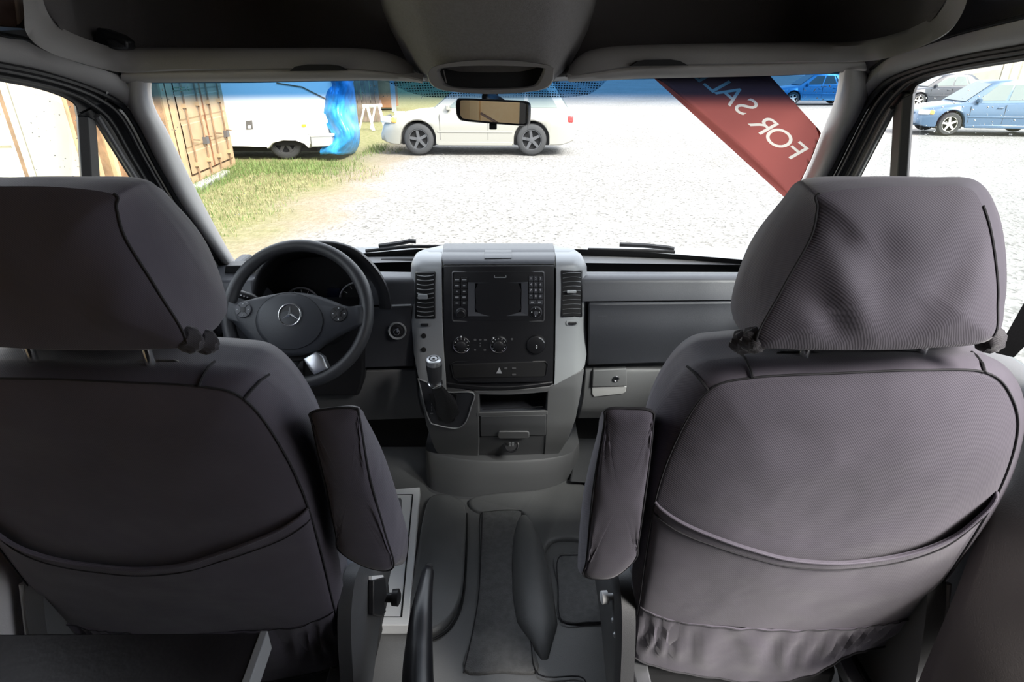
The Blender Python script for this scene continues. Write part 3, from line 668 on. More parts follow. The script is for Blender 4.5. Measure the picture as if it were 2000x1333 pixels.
# ================================================================== SEATS
def inward(n, D): return n * D
def seat(s, dx, label, mats):
    mc, ms = mats
    bx = 0.497 * s + dx
    root = empty('seat', (bx, 0.95, 0.0), label, 'seat', 'front seats')
    Mx = lambda p: Vector((s * p.x + dx, p.y, p.z - (.012 if s < 0 else 0)))
    K = 0.232
    My = lambda p: Vector((s * p.x + dx, p.y, p.z))
    def BP(u, v, off=0.0):
        d = ray(u, v); t = (0.64 + off - 0.35 * K) / (d.y + K * d.z)
        return Mx(CAM + d * t)
    nb = Vector((0, -1, -K)).normalized()
    kA = [(1247, 1262), (1252, 1150), (1280, 975), (1325, 850), (1385, 762), (1470, 737), (1640, 728), (1800, 722), (1925, 727), (1975, 775), (1986, 850), (1950, 960), (1880, 1080), (1800, 1190), (1730, 1236), (1640, 1246), (1560, 1262), (1470, 1268), (1350, 1266)]
    kB = [(1232, 1245), (1236, 1130), (1248, 960), (1268, 830), (1340, 718), (1440, 692), (1620, 688), (1800, 685), (1912, 692), (1978, 742), (1994, 830), (1962, 950), (1888, 1072), (1808, 1180), (1735, 1226), (1640, 1236), (1560, 1250), (1470, 1256), (1350, 1254)]
    def closed(k, off, n=8): return cr([BP(u, v, off) for u, v in k], n, True)
    A = closed(kA, 0.0); B = closed(kB, 0.055)
    cA = sum(A, Vector()) / len(A); cB = sum(B, Vector()) / len(B)
    def disp(p):
        x = s * (p.x - dx); z = p.z
        d = 0.006 * noise.noise(Vector((x * 5, z * 7, 3.1 * s))) + 0.003 * noise.noise(Vector((x * 13, z * 16, 7.7)))
        return d
    def puff(p, ring, H, w): return H * (1 - math.exp(-min((p - a).length for a in ring) / w))
    rings = []
    for k in (.02, .12, .24, .36, .48, .6, .7, .8, .88, .94, .98):
        rings.append([cA + (a - cA) * k + nb * (puff(cA + (a - cA) * k, A, .021, .05) + disp(cA + (a - cA) * k) * (1 - k ** 4)) for a in A])
    rings += [A, [a.lerp(b, .35) + (a - cA).normalized() * .006 for a, b in zip(A, B)], [a.lerp(b, .7) + (a - cA).normalized() * .007 for a, b in zip(A, B)], B]
    f = Vector((0, 1, K)).normalized()
    for k, h in ((.985, .04), (.95, .075), (.85, .095), (.6, .10), (.02, .10)): rings.append([cB + (b - cB) * k + f * h for b in B])
    m = MB(); m.loft(rings); br = m.build('backrest', mc, root, smooth=60)
    # seams
    n8 = 8
    m = MB(); m.tube([a + nb * .0010 for a in A], .0014, 6, closed=True); m.build('piping', M['seam'], br)
    m = MB(); m.tube([BP(u, v, o) for u, v, o in [(1384, 764, -.002), (1372, 748, .010), (1356, 728, .030), (1342, 716, .05)]], .0018, 6); m.build('seam', M['seam'], br)
    m = MB(); m.tube([BP(u, v, o) for u, v, o in [(1470, 738, -.003), (1466, 722, .01), (1455, 700, .028), (1446, 690, .045)]], .0018, 6); m.build('seam', M['seam'], br)
    m = MB(); m.tube([BP(u, v, o) for u, v, o in [(1924, 728, -.003), (1920, 712, .01), (1908, 696, .03), (1898, 688, .045)]], .0018, 6); m.build('seam', M['seam'], br)
    # map pocket
    T = cr([BP(u, v, 0) for u, v in [(1279, 978), (1330, 1000), (1400, 1022), (1500, 1050), (1600, 1062), (1720, 1055), (1830, 1024), (1900, 984), (1944, 958)]], 8)
    Bt = cr([BP(u, v, 0) for u, v in [(1250, 1182), (1310, 1196), (1400, 1203), (1480, 1206), (1560, 1206), (1640, 1204), (1700, 1200), (1750, 1196), (1799, 1188)]], 8)
    n = len(T); rr = []
    for i in range(14):
        t = i / 13; r = []
        for j in range(n):
            c = j / (n - 1); p = T[j].lerp(Bt[j], t)
            sn = max(0.0, math.sin(math.pi * c)) ** .5
            o = 0.002 + 0.0215 * sn + 0.010 * sn * (1 - t) ** 2 + disp(p) * .9 * sn
            r.append(p + nb * o)
        rr.append(r)
    m = MB(); m.slab(rr, -nb * .004); pk = m.build('map_pocket', mc, root, smooth=60)
    m = MB(); m.tube([p + nb * .001 for p in rr[0]], .0022, 8); m.build('pocket_hem', mc, pk)
    m = MB(); m.tube([a.lerp(b, .085) + nb * .0008 for a, b in zip(rr[0], rr[-1])], .0010, 5); m.build('pocket_stitch', M['seam'], pk)
    # loose hem skirt with gathered wrinkles
    H = cr([BP(u, v, 0) for u, v in [(1240, 1281), (1300, 1291), (1400, 1305), (1480, 1310), (1540, 1304), (1600, 1283), (1652, 1256), (1700, 1250), (1742, 1250)]], 8)
    rr2 = []
    for i in range(13):
        t = i / 12; r = []
        for j in range(n):
            c = j / (n - 1); p = Bt[j].lerp(H[j], t); sn = max(0.0, math.sin(math.pi * c)) ** .5
            w = 0.0042 * math.sin(c * 92 + 5 * math.sin(c * 9) + 3.4 * t + 2 * noise.noise(Vector((c * 7, t * 2, 9)))) * math.sin(math.pi * min(1, t * 1.1 + .05)) + .004 * noise.noise(Vector((c * 18, t * 3, s)))
            r.append(p + nb * (0.0030 + 0.0215 * sn + w))
        rr2.append(r)
    m = MB(); m.slab(rr2, -nb * .003); sk = m.build('hem_skirt', mc, root, smooth=60)
    m = MB(); m.tube([p + nb * .0012 for p in rr2[0]], .0010, 5); m.tube([p + nb * .001 for p in rr2[-1]], .0022, 5); m.build('skirt_seam', M['seam'], sk)
    # headrest
    ha = [(1480, 668), (1530, 565), (1584, 468), (1598, 410), (1602, 380), (1700, 366), (1810, 364), (1893, 368), (1924, 420), (1941, 500), (1947, 590), (1930, 664), (1800, 681), (1650, 684), (1550, 682)]
    hb = [(1452, 655), (1446, 560), (1492, 462), (1545, 385), (1576, 350), (1700, 345), (1810, 346), (1905, 352), (1948, 410), (1965, 500), (1963, 590), (1938, 657), (1800, 670), (1650, 672), (1550, 672)]
    hc = [(1447, 628), (1428, 588), (1462, 480), (1522, 398), (1574, 356), (1690, 352), (1800, 352), (1880, 360), (1920, 410), (1935, 500), (1930, 570), (1900, 630), (1790, 648), (1650, 650), (1530, 648)]
    YA, YB, YC = .600, .672, .765
    Ha = cr([My(PY(u, v, YA)) for u, v in ha], 8, True); Hb = cr([My(PY(u, v, YB)) for u, v in hb], 8, True); Hc = cr([My(PY(u, v, YC)) for u, v in hc], 8, True)
    ca = sum(Ha, Vector()) / len(Ha); cc = sum(Hc, Vector()) / len(Hc)
    W = lambda u, v: (lambda p: (p.x, p.z))(PY(u, v, YA))
    folds = [(W(1598, 470), W(1690, 655), .016, .0075), (W(1700, 440), W(1715, 540), .022, -.006), (W(1925, 465), W(1790, 590), .020, -.0055), (W(1940, 480), W(1800, 660), .02, .006), (W(1560, 560), W(1660, 668), .014, -.005), (W(1620, 440), W(1640, 480), .014, -.004), (W(1560, 600), W(1590, 660), .012, .005)] if s > 0 else [(W(1560, 520), W(1600, 660), .02, .004), (W(1900, 480), W(1780, 640), .03, -.003)]
    def hd(p):
        x = s * (p.x - dx); d = 0.004 * noise.noise(Vector((x * 9, p.z * 9, 1.7 * s)))
        for a, b, w, amp in folds: d += ridge(x, p.z, a, b, w, amp)
        return d
    rings = []
    for k in (.02, .1, .18, .26, .34, .42, .5, .58, .66, .74, .82, .89, .95, .985):
        rings.append([ca + (a - ca) * k + Vector((0, -1, 0)) * (puff(ca + (a - ca) * k, Ha, .018, .03) + hd(ca + (a - ca) * k) * (1 - k ** 5)) for a in Ha])
    rings += [Ha]
    hr = MB().loft(rings, True, False).build('headrest', mc, root, smooth=60)
    rings = [Ha, [a.lerp(b, .4) + (a - ca).normalized() * .004 for a, b in zip(Ha, Hb)], Hb, [a.lerp(b, .55) + (a - ca).normalized() * .003 for a, b in zip(Hb, Hc)], Hc]
    for k, h in ((.95, .016), (.8, .03), (.5, .036), (.02, .036)): rings.append([cc + (p - cc) * k + Vector((0, h, 0)) for p in Hc])
    MB().loft(rings, False, True).build('headrest_side', mc, hr, smooth=60)
    for i0, i1 in ((0, 33), (62, 88)): MB().tube([a + (a - ca).normalized() * .0012 for a in Ha[i0:i1]], .0014, 6).build('piping', M['seam'], hr)
    # gathered drawstring bunches at the lower corners
    for (u, v, y) in ((1474, 664, .61), (1452, 668, .65), (1934, 664, .62)):
        c = My(PY(u, v, y)); m = MB(); rg = []
        for i in range(9):
            a = math.pi * i / 8; rr_ = .013 * math.sin(a) + .0012
            rg.append([c + Vector((rr_ * math.cos(q) * (1 + .28 * math.sin(5 * q + i)), rr_ * math.sin(q) * .8 * (1 + .25 * math.sin(4 * q + 2 * i)), .016 * math.cos(a))) for q in [2 * math.pi * k / 20 for k in range(20)]])
        m.loft(rg); m.build('gathered_hem', M['cloth_dark'], hr, smooth=50)
    # guide posts and sleeves
    for (u, v) in ((1572, 690), (1800, 689)):
        p = Mx(PY(u, v, .672)); m = MB(); m.tube([p + Vector((0, .0, .05)), p + Vector((0, 0, -.05))], .0062, 14); m.build('headrest_post', M['chrome'], root)
        m = MB(); m.loft([[p + Vector((x * k, y * k, z)) for x, y in ((.035, -.016), (.035, .016), (.026, .024), (-.026, .024), (-.035, .016), (-.035, -.016), (-.026, -.022), (.026, -.022))] for k, z in ((1, -.045), (1, -.012), (.8, -.006), (.35, -.005))]); m.build('post_sleeve', M['black'], root, bevel=.002)
    # armrest folded up beside the backrest
    if s > 0:
        ar = [(1150, 1128), (1132, 1090), (1150, 960), (1178, 830), (1184, 800), (1230, 797), (1272, 802), (1275, 830), (1262, 950), (1246, 1060), (1236, 1090), (1200, 1118)]
        ar = [(1142, 1125), (1146, 1090), (1158, 960), (1180, 830), (1184, 800), (1230, 797), (1272, 802), (1275, 830), (1262, 950), (1246, 1060), (1240, 1092), (1195, 1128)]
        af = [(1134, 1118), (1129, 1080), (1140, 960), (1166, 850), (1176, 812), (1225, 805), (1262, 808), (1268, 830), (1255, 950), (1240, 1050), (1230, 1080), (1180, 1105)]
        G = lambda q, o: BP(q[0], q[1], o)
    else:
        ar = [(664, 1076), (656, 1040), (632, 930), (611, 830), (608, 806), (650, 797), (694, 797), (702, 815), (722, 930), (752, 1040), (768, 1108), (720, 1108)]
        af = [(690, 1070), (690, 1040), (660, 930), (640, 830), (640, 808), (670, 800), (700, 799), (712, 818), (752, 900), (790, 1020), (797, 1060), (780, 1105)]
        def G(q, o):
            d = ray(q[0], q[1]); return CAM + d * ((0.64 + o - 0.35 * K) / (d.y + K * d.z))
    Aa = cr([G(q, 0.0) for q in ar], 6, True); Af = cr([G(q, .075) for q in af], 6, True)
    ca_ = sum(Aa, Vector()) / len(Aa); cf = sum(Af, Vector()) / len(Af)
    rings = [[ca_ + (p - ca_) * k + nb * puff(ca_ + (p - ca_) * k, Aa, .010, .009) for p in Aa] for k in (.03, .2, .4, .55, .66, .75, .82, .88, .93, .97)] + [Aa, [p.lerp(q, .5) + (p - ca_).normalized() * .004 for p, q in zip(Aa, Af)], Af] + [[cf + (p - cf) * k - nb * h for p in Af] for k, h in ((.92, .012), (.6, .018), (.05, .02))]
    am = MB().loft(rings).build('armrest', mc, root, smooth=60)
    MB().tube([p + nb * .001 for p in Aa], .0018, 6, closed=True).build('piping', M['seam'], am)
    # cushion
    rings = []
    for y, zt, zb, w in ((.86, .46, .36, .20), (.90, .50, .345, .225), (1.05, .515, .34, .235), (1.18, .535, .34, .232), (1.25, .535, .345, .225), (1.30, .51, .36, .21), (1.315, .47, .40, .18)):
        r = []
        for (x, z) in ((-1, .0), (-1, .35), (-.97, .75), (-.85, 1.0), (-.45, .93), (0, .9), (.45, .93), (.85, 1.0), (.97, .75), (1, .35), (1, 0), (.8, -.02), (0, -.02), (-.8, -.02)): r.append(Vector((bx + x * w, y, lerp(zb, zt, z))))
        rings.append(cr(r, 3, True))
    m = MB(); m.loft(rings); cu = m.build('cushion', M['cloth_cushion'], root, smooth=70)
    # plinth, slide rails, side valances
    m = MB(); m.box((bx, 1.03, .15), (.40, .44, .29)); m.build('plinth', M['black_soft'], root, bevel=.015)
    for k in (-1, 1):
        x = bx + k * .205
        m = MB(); m.box((x, 0.98, .312), (.030, .66, .024)); m.build('slide_rail', M['alu'], root, bevel=.003)
        m = MB(); m.box((x + k * .02, 0.98, .305), (.012, .62, .045)); m.build('rail_cover', M['black'], root, bevel=.003)
    # hinge covers either side of the backrest foot
    inn = -s
    hx = bx + inn * .252
    m = MB(); prof = [(.70, .31), (.72, .40), (.75, .50), (.80, .545), (.86, .53), (.92, .46), (1.02, .42), (1.20, .40), (1.20, .345), (.92, .325), (.80, .27), (.73, .26)]
    pr = cr([(y, z, 0) for y, z in prof], 4, True)
    m.loft([[Vector((hx - inn * .014, p[0], p[1])) for p in pr], [Vector((hx + inn * .010, p[0], p[1])) for p in pr], [Vector((hx + inn * .018, .86 + (p[0] - .86) * .88, .40 + (p[1] - .40) * .86)) for p in pr]])
    hg = m.build('hinge_cover', M['hinge'], root, smooth=50)
    if s < 0:
        m = MB(); q = [PX(u, v, hx + inn * .019) for u, v in [(719, 1134), (742, 1128), (745, 1165), (740, 1178), (744, 1196), (735, 1206), (718, 1202)]]
        m.prism(q, (inn * .012, 0, 0)); m.build('recline_handle', M['black'], hg, bevel=.003)
        m = MB(); m.prism([PX(u, v, hx + inn * .019) for u, v in [(720, 1126), (743, 1124), (744, 1130), (720, 1133)]], (inn * .006, 0, 0)); m.build('handle_edge', M['white_mark'], hg)
        c = Vector((hx + inn * .02, .93, .36)); m = MB(); m.lathe(c, (inn, 0, 0), [(.010, 0), (.010, .018), (.017, .019), (.018, .032), (.010, .036)], 16); m.build('rail_knob', M['black'], hg)
    else:
        c = PX(1200, 1166, hx + inn * .015); m = MB(); m.lathe(c, (inn, -.1, 0), [(.006, -.005), (.007, .012), (.012, .013), (.012, .024), (.008, .026)], 14); m.build('height_knob', M['white_mark'], hg)
        for (u, v) in ((1203, 1212), (1207, 1240)):
            c = PX(u, v, hx + inn * .012); m = MB(); m.lathe(c, (inn, 0, 0), [(.006, -.004), (.006, .006), (.003, .009)], 10); m.build('hinge_bolt', M['alu'], hg)
    # outer plastic valance
    ox = bx - inn * .262
    m = MB(); prof = [(.66, .24), (.70, .47), (.74, .60), (.79, .64), (.84, .58), (.98, .46), (1.2, .42), (1.2, .33), (.95, .27), (.80, .16), (.70, .14)]
    pr = cr([(y, z, 0) for y, z in prof], 4, True)
    m.loft([[Vector((ox + inn * .02, p[0], p[1])) for p in pr], [Vector((ox - inn * .012, p[0], p[1])) for p in pr], [Vector((ox - inn * .02, .86 + (p[0] - .86) * .9, .38 + (p[1] - .38) * .86)) for p in pr]]); m.build('side_valance', M['plastic_grey'], root, smooth=50)
    m = MB(); a = [(.665, .26), (.705, .47), (.745, .60)]
    m.tube([Vector((ox - inn * .018, y, z)) for y, z in a], .006, 8); m.build('valance_rib', M['plastic_light'], root)
    return root
M['cloth_cushion'] = plain('blue_grey_cushion', (0.16, 0.18, 0.22), 0.55, bump=.3, bscale=200, var=.1)
seat(-1, -0.010, 'black covered driver seat behind the steering wheel', (M['cloth'], M['cloth_dark']))
seat(1, 0.0, 'dark cloth covered passenger seat in front of the red sale banner', (M['cloth'], M['cloth_dark']))

# ---- passenger seat belt
sb = empty('seat_belt', PX(1970, 640, .80), 'dark seat belt webbing hanging beside the passenger headrest', 'seat belt')
a = [PX(u, v, .80) for u, v in [(2080, 470), (2040, 530), (2000, 592), (1970, 645), (1944, 690)]]
b = [PX(u, v, .80) for u, v in [(2110, 500), (2070, 560), (2004, 622), (1974, 662), (1946, 693)]]
b = [p + Vector((.02, -.01, 0)) for p in b]
m = MB(); m.slab([resamp(cr(a, 5), 20), resamp(cr(b, 5), 20)], (.002, .002, 0)); m.build('webbing', M['strap'], sb, smooth=30)
m = MB(); m.box(PX(2110, 455, .81), (.03, .05, .06)); m.build('belt_guide', M['black'], sb, bevel=.006)

# ---- parking brake lever beside the driver seat
hb_ = empty('handbrake_lever', (-.115, .72, .30), 'glossy black handbrake lever pointing forward beside the driver seat', 'lever')
pth = [PY(818, 1400, .62), PY(816, 1333, .68), PY(818, 1270, .74), PY(823, 1200, .81), PY(830, 1150, .87), PY(837, 1112, .925)]
pp = cr(pth, 6); nn = len(pp)
m = MB(); m.tube(pp, [table([(0, .029), (.35, .026), (.6, .021), (.8, .0155), (.97, .0125), (1, .009)], i / (nn - 1)) for i in range(nn)], 18); hand = m.build('grip', M['black_gloss'] if 'black_gloss' in M else M['black'], hb_)
m = MB(); m.lathe(pp[-1], (pp[-1] - pp[-3]), [(.008, -.004), (.008, .008), (.004, .010)], 14); m.build('release_button', M['black_soft'], hb_)
m = MB(); m.box((-.115, .60, .20), (.06, .20, .40)); m.build('lever_bracket', M['black_soft'], hb_, bevel=.01)

# ---- white plate on the floor by the driver seat
pl = empty('floor_plate', PZ(795, 1090, .01), 'white rectangular floor plate with thin black outline beside the driver seat', 'plate')
m = MB(); m.prism([PZ(u, v, .036) for u, v in [(720, 960), (820, 952), (817, 990), (797, 1222), (690, 1222)]], (0, 0, -.034)); m.build('white_panel', M['white_metal'], pl, bevel=.002)
m = MB(); m.tube([PZ(u, v, .0365) for u, v in [(728, 968), (806, 967), (784, 1206), (700, 1206)]], .0025, 6, closed=True); m.build('black_outline', M['black_soft'], pl)

# ---- table in the lower left corner
tb = empty('side_table', (-.62, .42, 0), 'black topped table with grey edge strip behind the driver seat', 'table')
zt = .70; far = PZ(0, 1241, zt).y
q = [PZ(507, 1237, zt), PZ(468, 1345, zt)]
d = (q[1] - q[0]); q2 = q[0] + d * 3.2
m = MB(); top = [Vector((-.90, far, zt)), q[0], q2, Vector((-.90, q2.y, zt))]
m.prism(top, (0, 0, -.03)); m.build('table_top', M['table'], tb, bevel=.002)
e = Vector((.011, .0, 0)); m = MB(); m.prism([q[0] + Vector((0, .002, .002)), q[0] + e + Vector((0, .002, .002)), q2 + e + Vector((0, 0, .002)), q2 + Vector((0, 0, .002))], (0, 0, -.034)); m.build('edge_strip', M['edge_grey'], tb, bevel=.0015)
for (x, y) in ((-.36, far - .06), (-.36, q2.y + .06), (-.85, far - .06), (-.85, q2.y + .06)):
    m = MB(); m.box((x, y, (zt - .03) / 2), (.035, .035, zt - .03)); m.build('leg', M['black'], tb, bevel=.003)
# ---- plywood cabinet behind the driver (seen in the mirror)
pc = empty('plywood_cabinet', (-.715, .145, .705), 'tan plywood cabinet seen reflected in the interior mirror', 'cabinet')
m = MB(); m.box((-.715, .145, 1.295), (.33, .32, 1.18)); m.build('carcass', M['ply'], pc, bevel=.003)
m = MB(); m.box((-.80, .309, 1.29), (.05, .012, 1.14)); m.build('batten', M['ply'], pc, bevel=.002)
m = MB(); m.tube([Vector((-.77, .307, 1.33)), Vector((-.63, .307, 1.27))], .005, 6); m.build('panel_gap', M['brown'], pc)
m = MB(); m.box((-.565, .309, 1.29), (.03, .012, 1.14)); m.build('edge_strip', M['black'], pc, bevel=.002)
# ================================================================== DASHBOARD
def patch(name, Lp, Rp, YF, mat, parent, off=0.0, thick=0.02, nu=16, nr=4, bevel=.002, smooth=45, sm=False, bow=None, seg=2):
    """panel between a left and a right outline (matching pixel polylines, top to bottom) on the surface YF(u, v)"""
    Lq = cr([(u, v, 0) for u, v in Lp], nr) if sm else resamp([(u, v, 0) for u, v in Lp], nr * (len(Lp) - 1) + 1)
    Rq = cr([(u, v, 0) for u, v in Rp], nr) if sm else resamp([(u, v, 0) for u, v in Rp], nr * (len(Rp) - 1) + 1)
    rows = []
    for a, b in zip(Lq, Rq):
        r = []
        for k in range(nu + 1):
            t = k / nu; q = a.lerp(b, t); vv = q[1] + (bow(t) if bow else 0)
            r.append(PY(q[0], vv, YF(q[0], vv) - off))
        rows.append(r)
    m = MB(); m.slab(rows, (0, thick, 0)); return m.build(name, mat, parent, smooth=smooth, bevel=bevel, seg=seg)
db = empty('dashboard', (0, 1.75, .45), 'charcoal dashboard running under the windshield from door to door', 'dashboard')
# passenger side surfaces
YR = [(488, 2.10), (497, 2.02), (513, 1.86), (516, 1.84)]
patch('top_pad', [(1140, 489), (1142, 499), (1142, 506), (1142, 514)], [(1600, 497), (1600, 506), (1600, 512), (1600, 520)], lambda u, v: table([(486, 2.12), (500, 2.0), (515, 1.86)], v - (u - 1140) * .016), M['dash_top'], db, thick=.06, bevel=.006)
patch('shelf_slot', [(1142, 511), (1142, 536)], [(1600, 515), (1600, 538)], lambda u, v: 1.92, M['black_soft'], db, thick=.02)
YU = lambda u, v: stab([(528, 1.80), (532, 1.752), (538, 1.712), (548, 1.690), (590, 1.672), (600, 1.671), (650, 1.664), (712, 1.690), (720, 1.71)], v)
patch('upper_panel', [(1136, 533), (1136, 536), (1136, 545), (1137, 570), (1137, 589)], [(1590, 534.5), (1592, 538), (1592, 548), (1592, 570), (1592, 585)], YU, M['dash_mid'], db, thick=.010, bevel=.003)
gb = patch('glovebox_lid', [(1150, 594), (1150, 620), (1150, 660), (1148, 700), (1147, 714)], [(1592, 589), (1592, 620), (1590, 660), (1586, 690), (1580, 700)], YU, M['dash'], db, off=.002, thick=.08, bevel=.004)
patch('panel_gap', [(1147, 588), (1147, 596)], [(1592, 584), (1592, 591)], lambda u, v: YU(u, v) + .01, M['black_soft'], db, thick=.02)
v_, f_ = text_geo('AIRBAG', 1.0)
def px_text(s, u, v, h, YF, mat, parent, name='lettering', wid=1.0, off=.0015, slope=0.0):
    vv, ff = text_geo(s, 1.0)
    pts = []
    for p in vv:
        uu = u + p.x * h * wid; ve = v - p.y * h + slope * p.x * h
        pts.append(PY(uu, ve, YF(uu, ve) - off))
    if not pts: return
    return mk(name, pts, ff, mat, parent, smooth=0)
px_text('AIRBAG', 1177, 618.5, 5, YU, M['dash_letter'], gb, 'airbag_lettering', 1.1, .0035)
YL = lambda u, v: stab([(712, 1.735), (722, 1.712), (760, 1.715), (800, 1.745), (822, 1.80)], v)
patch('lower_gap', [(1144, 708), (1144, 726)], [(1580, 694), (1580, 714)], lambda u, v: YL(u, v) + .025, M['black_soft'], db, thick=.02)
patch('lower_panel', [(1143, 722), (1141, 745), (1138, 775), (1133, 800), (1128, 818)], [(1575, 708), (1572, 740), (1565, 775), (1560, 800), (1550, 812)], YL, M['plastic_grey'], db, thick=.10, bevel=.006)
fb = patch('fuse_flap', [(1158, 724), (1156, 757)], [(1224, 720), (1224, 755)], YL, M['plastic_grey'], db, off=.010, thick=.02, bevel=.003)
c = PY(1203, 740, YL(1203, 740) - .010); MB().lathe(c, (0, -1, .1), [(.010, -.002), (.0105, .003), (.008, .004), (.0075, .001), (0, .001)], 20).build('lock_barrel', M['chrome'], fb)
patch('flap_pull', [(1156, 757), (1156, 770), (1160, 776)], [(1224, 755), (1222, 766), (1216, 770)], lambda u, v: YL(u, v) - .004 , M['plastic_light'], fb, thick=.01, bevel=.002)
# driver side surfaces
YDL = lambda u, v: stab([(528, 1.80), (534, 1.74), (542, 1.70), (552, 1.685), (600, 1.675), (720, 1.69)], v)
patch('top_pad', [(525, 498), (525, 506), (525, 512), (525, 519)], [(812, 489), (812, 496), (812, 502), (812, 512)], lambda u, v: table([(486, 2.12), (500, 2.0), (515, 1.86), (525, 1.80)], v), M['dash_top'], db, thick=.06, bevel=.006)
patch('shelf_slot', [(690, 510), (690, 536)], [(806, 507), (806, 534)], lambda u, v: 1.90, M['black_soft'], db, thick=.02)
patch('upper_panel', [(700, 532), (704, 538), (704, 550), (704, 575), (700, 598)], [(814, 534), (814, 540), (814, 552), (814, 575), (814, 594)], YDL, M['dash_mid'], db, thick=.010, bevel=.003)
patch('lower_panel', [(640, 604), (636, 640), (636, 680), (640, 722)], [(806, 598), (806, 640), (808, 680), (810, 716)], YDL, M['dash'], db, off=-.004, thick=.08, bevel=.004)
patch('knee_panel', [(560, 726), (560, 770), (566, 812), (580, 826)], [(814, 722), (818, 770), (826, 806), (836, 818)], lambda u, v: stab([(715, 1.72), (770, 1.73), (826, 1.79)], v), M['plastic_grey'], db, thick=.08, bevel=.006)
patch('column_surround', [(600, 602), (590, 680), (590, 740), (600, 776)], [(712, 602), (712, 690), (712, 740), (700, 775)], lambda u, v: 1.66 + (v - 600) * .0002, M['black'], db, thick=.10, bevel=.012)
patch('end_panel', [(400, 536), (400, 580), (402, 640), (410, 720)], [(492, 528), (496, 580), (560, 640), (580, 720)], lambda u, v: stab([(525, 1.78), (540, 1.70), (600, 1.66), (720, 1.67)], v), M['dash_mid'], db, thick=.10, bevel=.006)
# side demister duct in the corner beside the binnacle
patch('corner_duct', [(440, 520), (438, 534)], [(500, 518), (498, 532)], lambda u, v: 1.74, M['black'], db, thick=.05)
# light switch knob and left side controls
c = PY(446, 662, 1.655); m = MB(); m.lathe(c, (0, -1, .1), [(.026, -.004), (.026, .006), (.022, .010), (.021, .004), (.016, .005), (.014, .014), (0, .015)], 28); m.build('light_switch', M['black'], db)
# ---- instrument binnacle
ho = [(492, 600), (494, 560), (505, 525), (530, 497), (568, 480), (610, 474), (655, 476), (698, 492), (735, 527), (756, 565), (764, 604)]
hi = [(502, 602), (504, 565), (514, 533), (538, 507), (572, 491), (610, 486), (652, 488), (690, 502), (722, 533), (742, 568), (748, 604)]
O1 = cr([PY(u, v, 1.62) for u, v in ho], 6); I1 = cr([PY(u, v, 1.625) for u, v in hi], 6)
cH = PY(628, 590, 1.85)
m = MB()
bk = [cH + (p - PY(628, 590, 1.62)) * .92 for p in O1]; bi = [cH + (p - PY(628, 590, 1.62)) * .90 for p in I1]
m.slab([bk, [a.lerp(b, .5) + Vector((0, 0, .006)) for a, b in zip(bk, O1)], [p + Vector((0, .012, .002)) for p in O1], [a.lerp(b, .5) + Vector((0, -.005, 0)) for a, b in zip(O1, I1)], [p + Vector((0, .01, 0)) for p in I1], [a.lerp(b, .5) for a, b in zip(I1, bi)], bi], (0, .0015, .0)) if False else m.grid([bk, [a.lerp(b, .5) + Vector((0, 0, .006)) for a, b in zip(bk, O1)], [p + Vector((0, .012, .002)) for p in O1], O1, [a.lerp(b, .5) + Vector((0, -.005, 0)) for a, b in zip(O1, I1)], I1, [a.lerp(b, .5) for a, b in zip(I1, bi)], bi])
ic = empty('instrument_cluster', PY(628, 600, 1.72), 'black hooded instrument cluster with chrome ringed dials behind the steering wheel', 'instrument cluster')
m.build('hood', M['black'], ic, smooth=70)
YC_ = lambda u, v: 1.775
fp = arc_pts([(496, 640), (500, 560), (530, 510), (610, 486), (690, 505), (736, 545), (752, 640)], 6)
m = MB(); m.prism([PY(u, v, 1.79) for u, v in fp], (0, .02, 0)); m.build('cluster_face', M['black'], ic)
def dial(u, v, rpx, name):
    g = empty(name, PY(u, v, 1.775), parent=ic)
    ax = (0, -1, .1); c = PY(u, v, 1.78); r = rpx / 1170 * (c - CAM).dot(Vector((0, CP, -SP)))
    MB().lathe(c, ax, [(r, 0), (r * 1.06, .004), (r * 1.0, .008), (r * .94, .004), (r * .93, 0)], 48, cap=False).build('dial_ring', M['dial_ring'], g)
    MB().lathe(c, ax, [(r * .93, -.001), (r * .93, .001), (0, .001)], 48).build('dial_face', M['black_soft'], g)
    m = MB(); a0 = Vector((1, 0, 0)); a1 = Vector((0, .1, 1)).normalized()
    for k in range(11):
        an = R(225 - 27 * k); dd = a0 * math.cos(an) + a1 * math.sin(an); t_ = a0 * -math.sin(an) + a1 * math.cos(an); o = Vector((0, -.0025, 0))
        m.prism([c + dd * r * .74 + t_ * .0007 + o, c + dd * r * .90 + t_ * .0007 + o, c + dd * r * .90 - t_ * .0007 + o, c + dd * r * .74 - t_ * .0007 + o], (0, .0008, 0))
    m.build('dial_marks', M['white_mark'], g, smooth=0)
    an = R(215); dd = a0 * math.cos(an) + a1 * math.sin(an); t_ = a0 * -math.sin(an) + a1 * math.cos(an); o = Vector((0, -.004, 0))
    m = MB(); m.prism([c - dd * r * .1 + t_ * .002 + o, c + dd * r * .8 + t_ * .0006 + o, c + dd * r * .8 - t_ * .0006 + o, c - dd * r * .1 - t_ * .002 + o], (0, .001, 0)); m.build('needle', plain('needle_red', (.5, .03, .02), .5), g, smooth=0)
dial(592, 595, 34, 'speed_dial'); dial(702, 588, 37, 'rev_dial'); dial(735, 590, 16, 'fuel_dial'); dial(552, 600, 16, 'temperature_dial')
m = MB(); m.prism([PY(u, v, 1.783) for u, v in rrect(652, 574, 26, 22, 2)], (0, .01, 0)); m.build('cluster_screen', M['lcd'], ic)
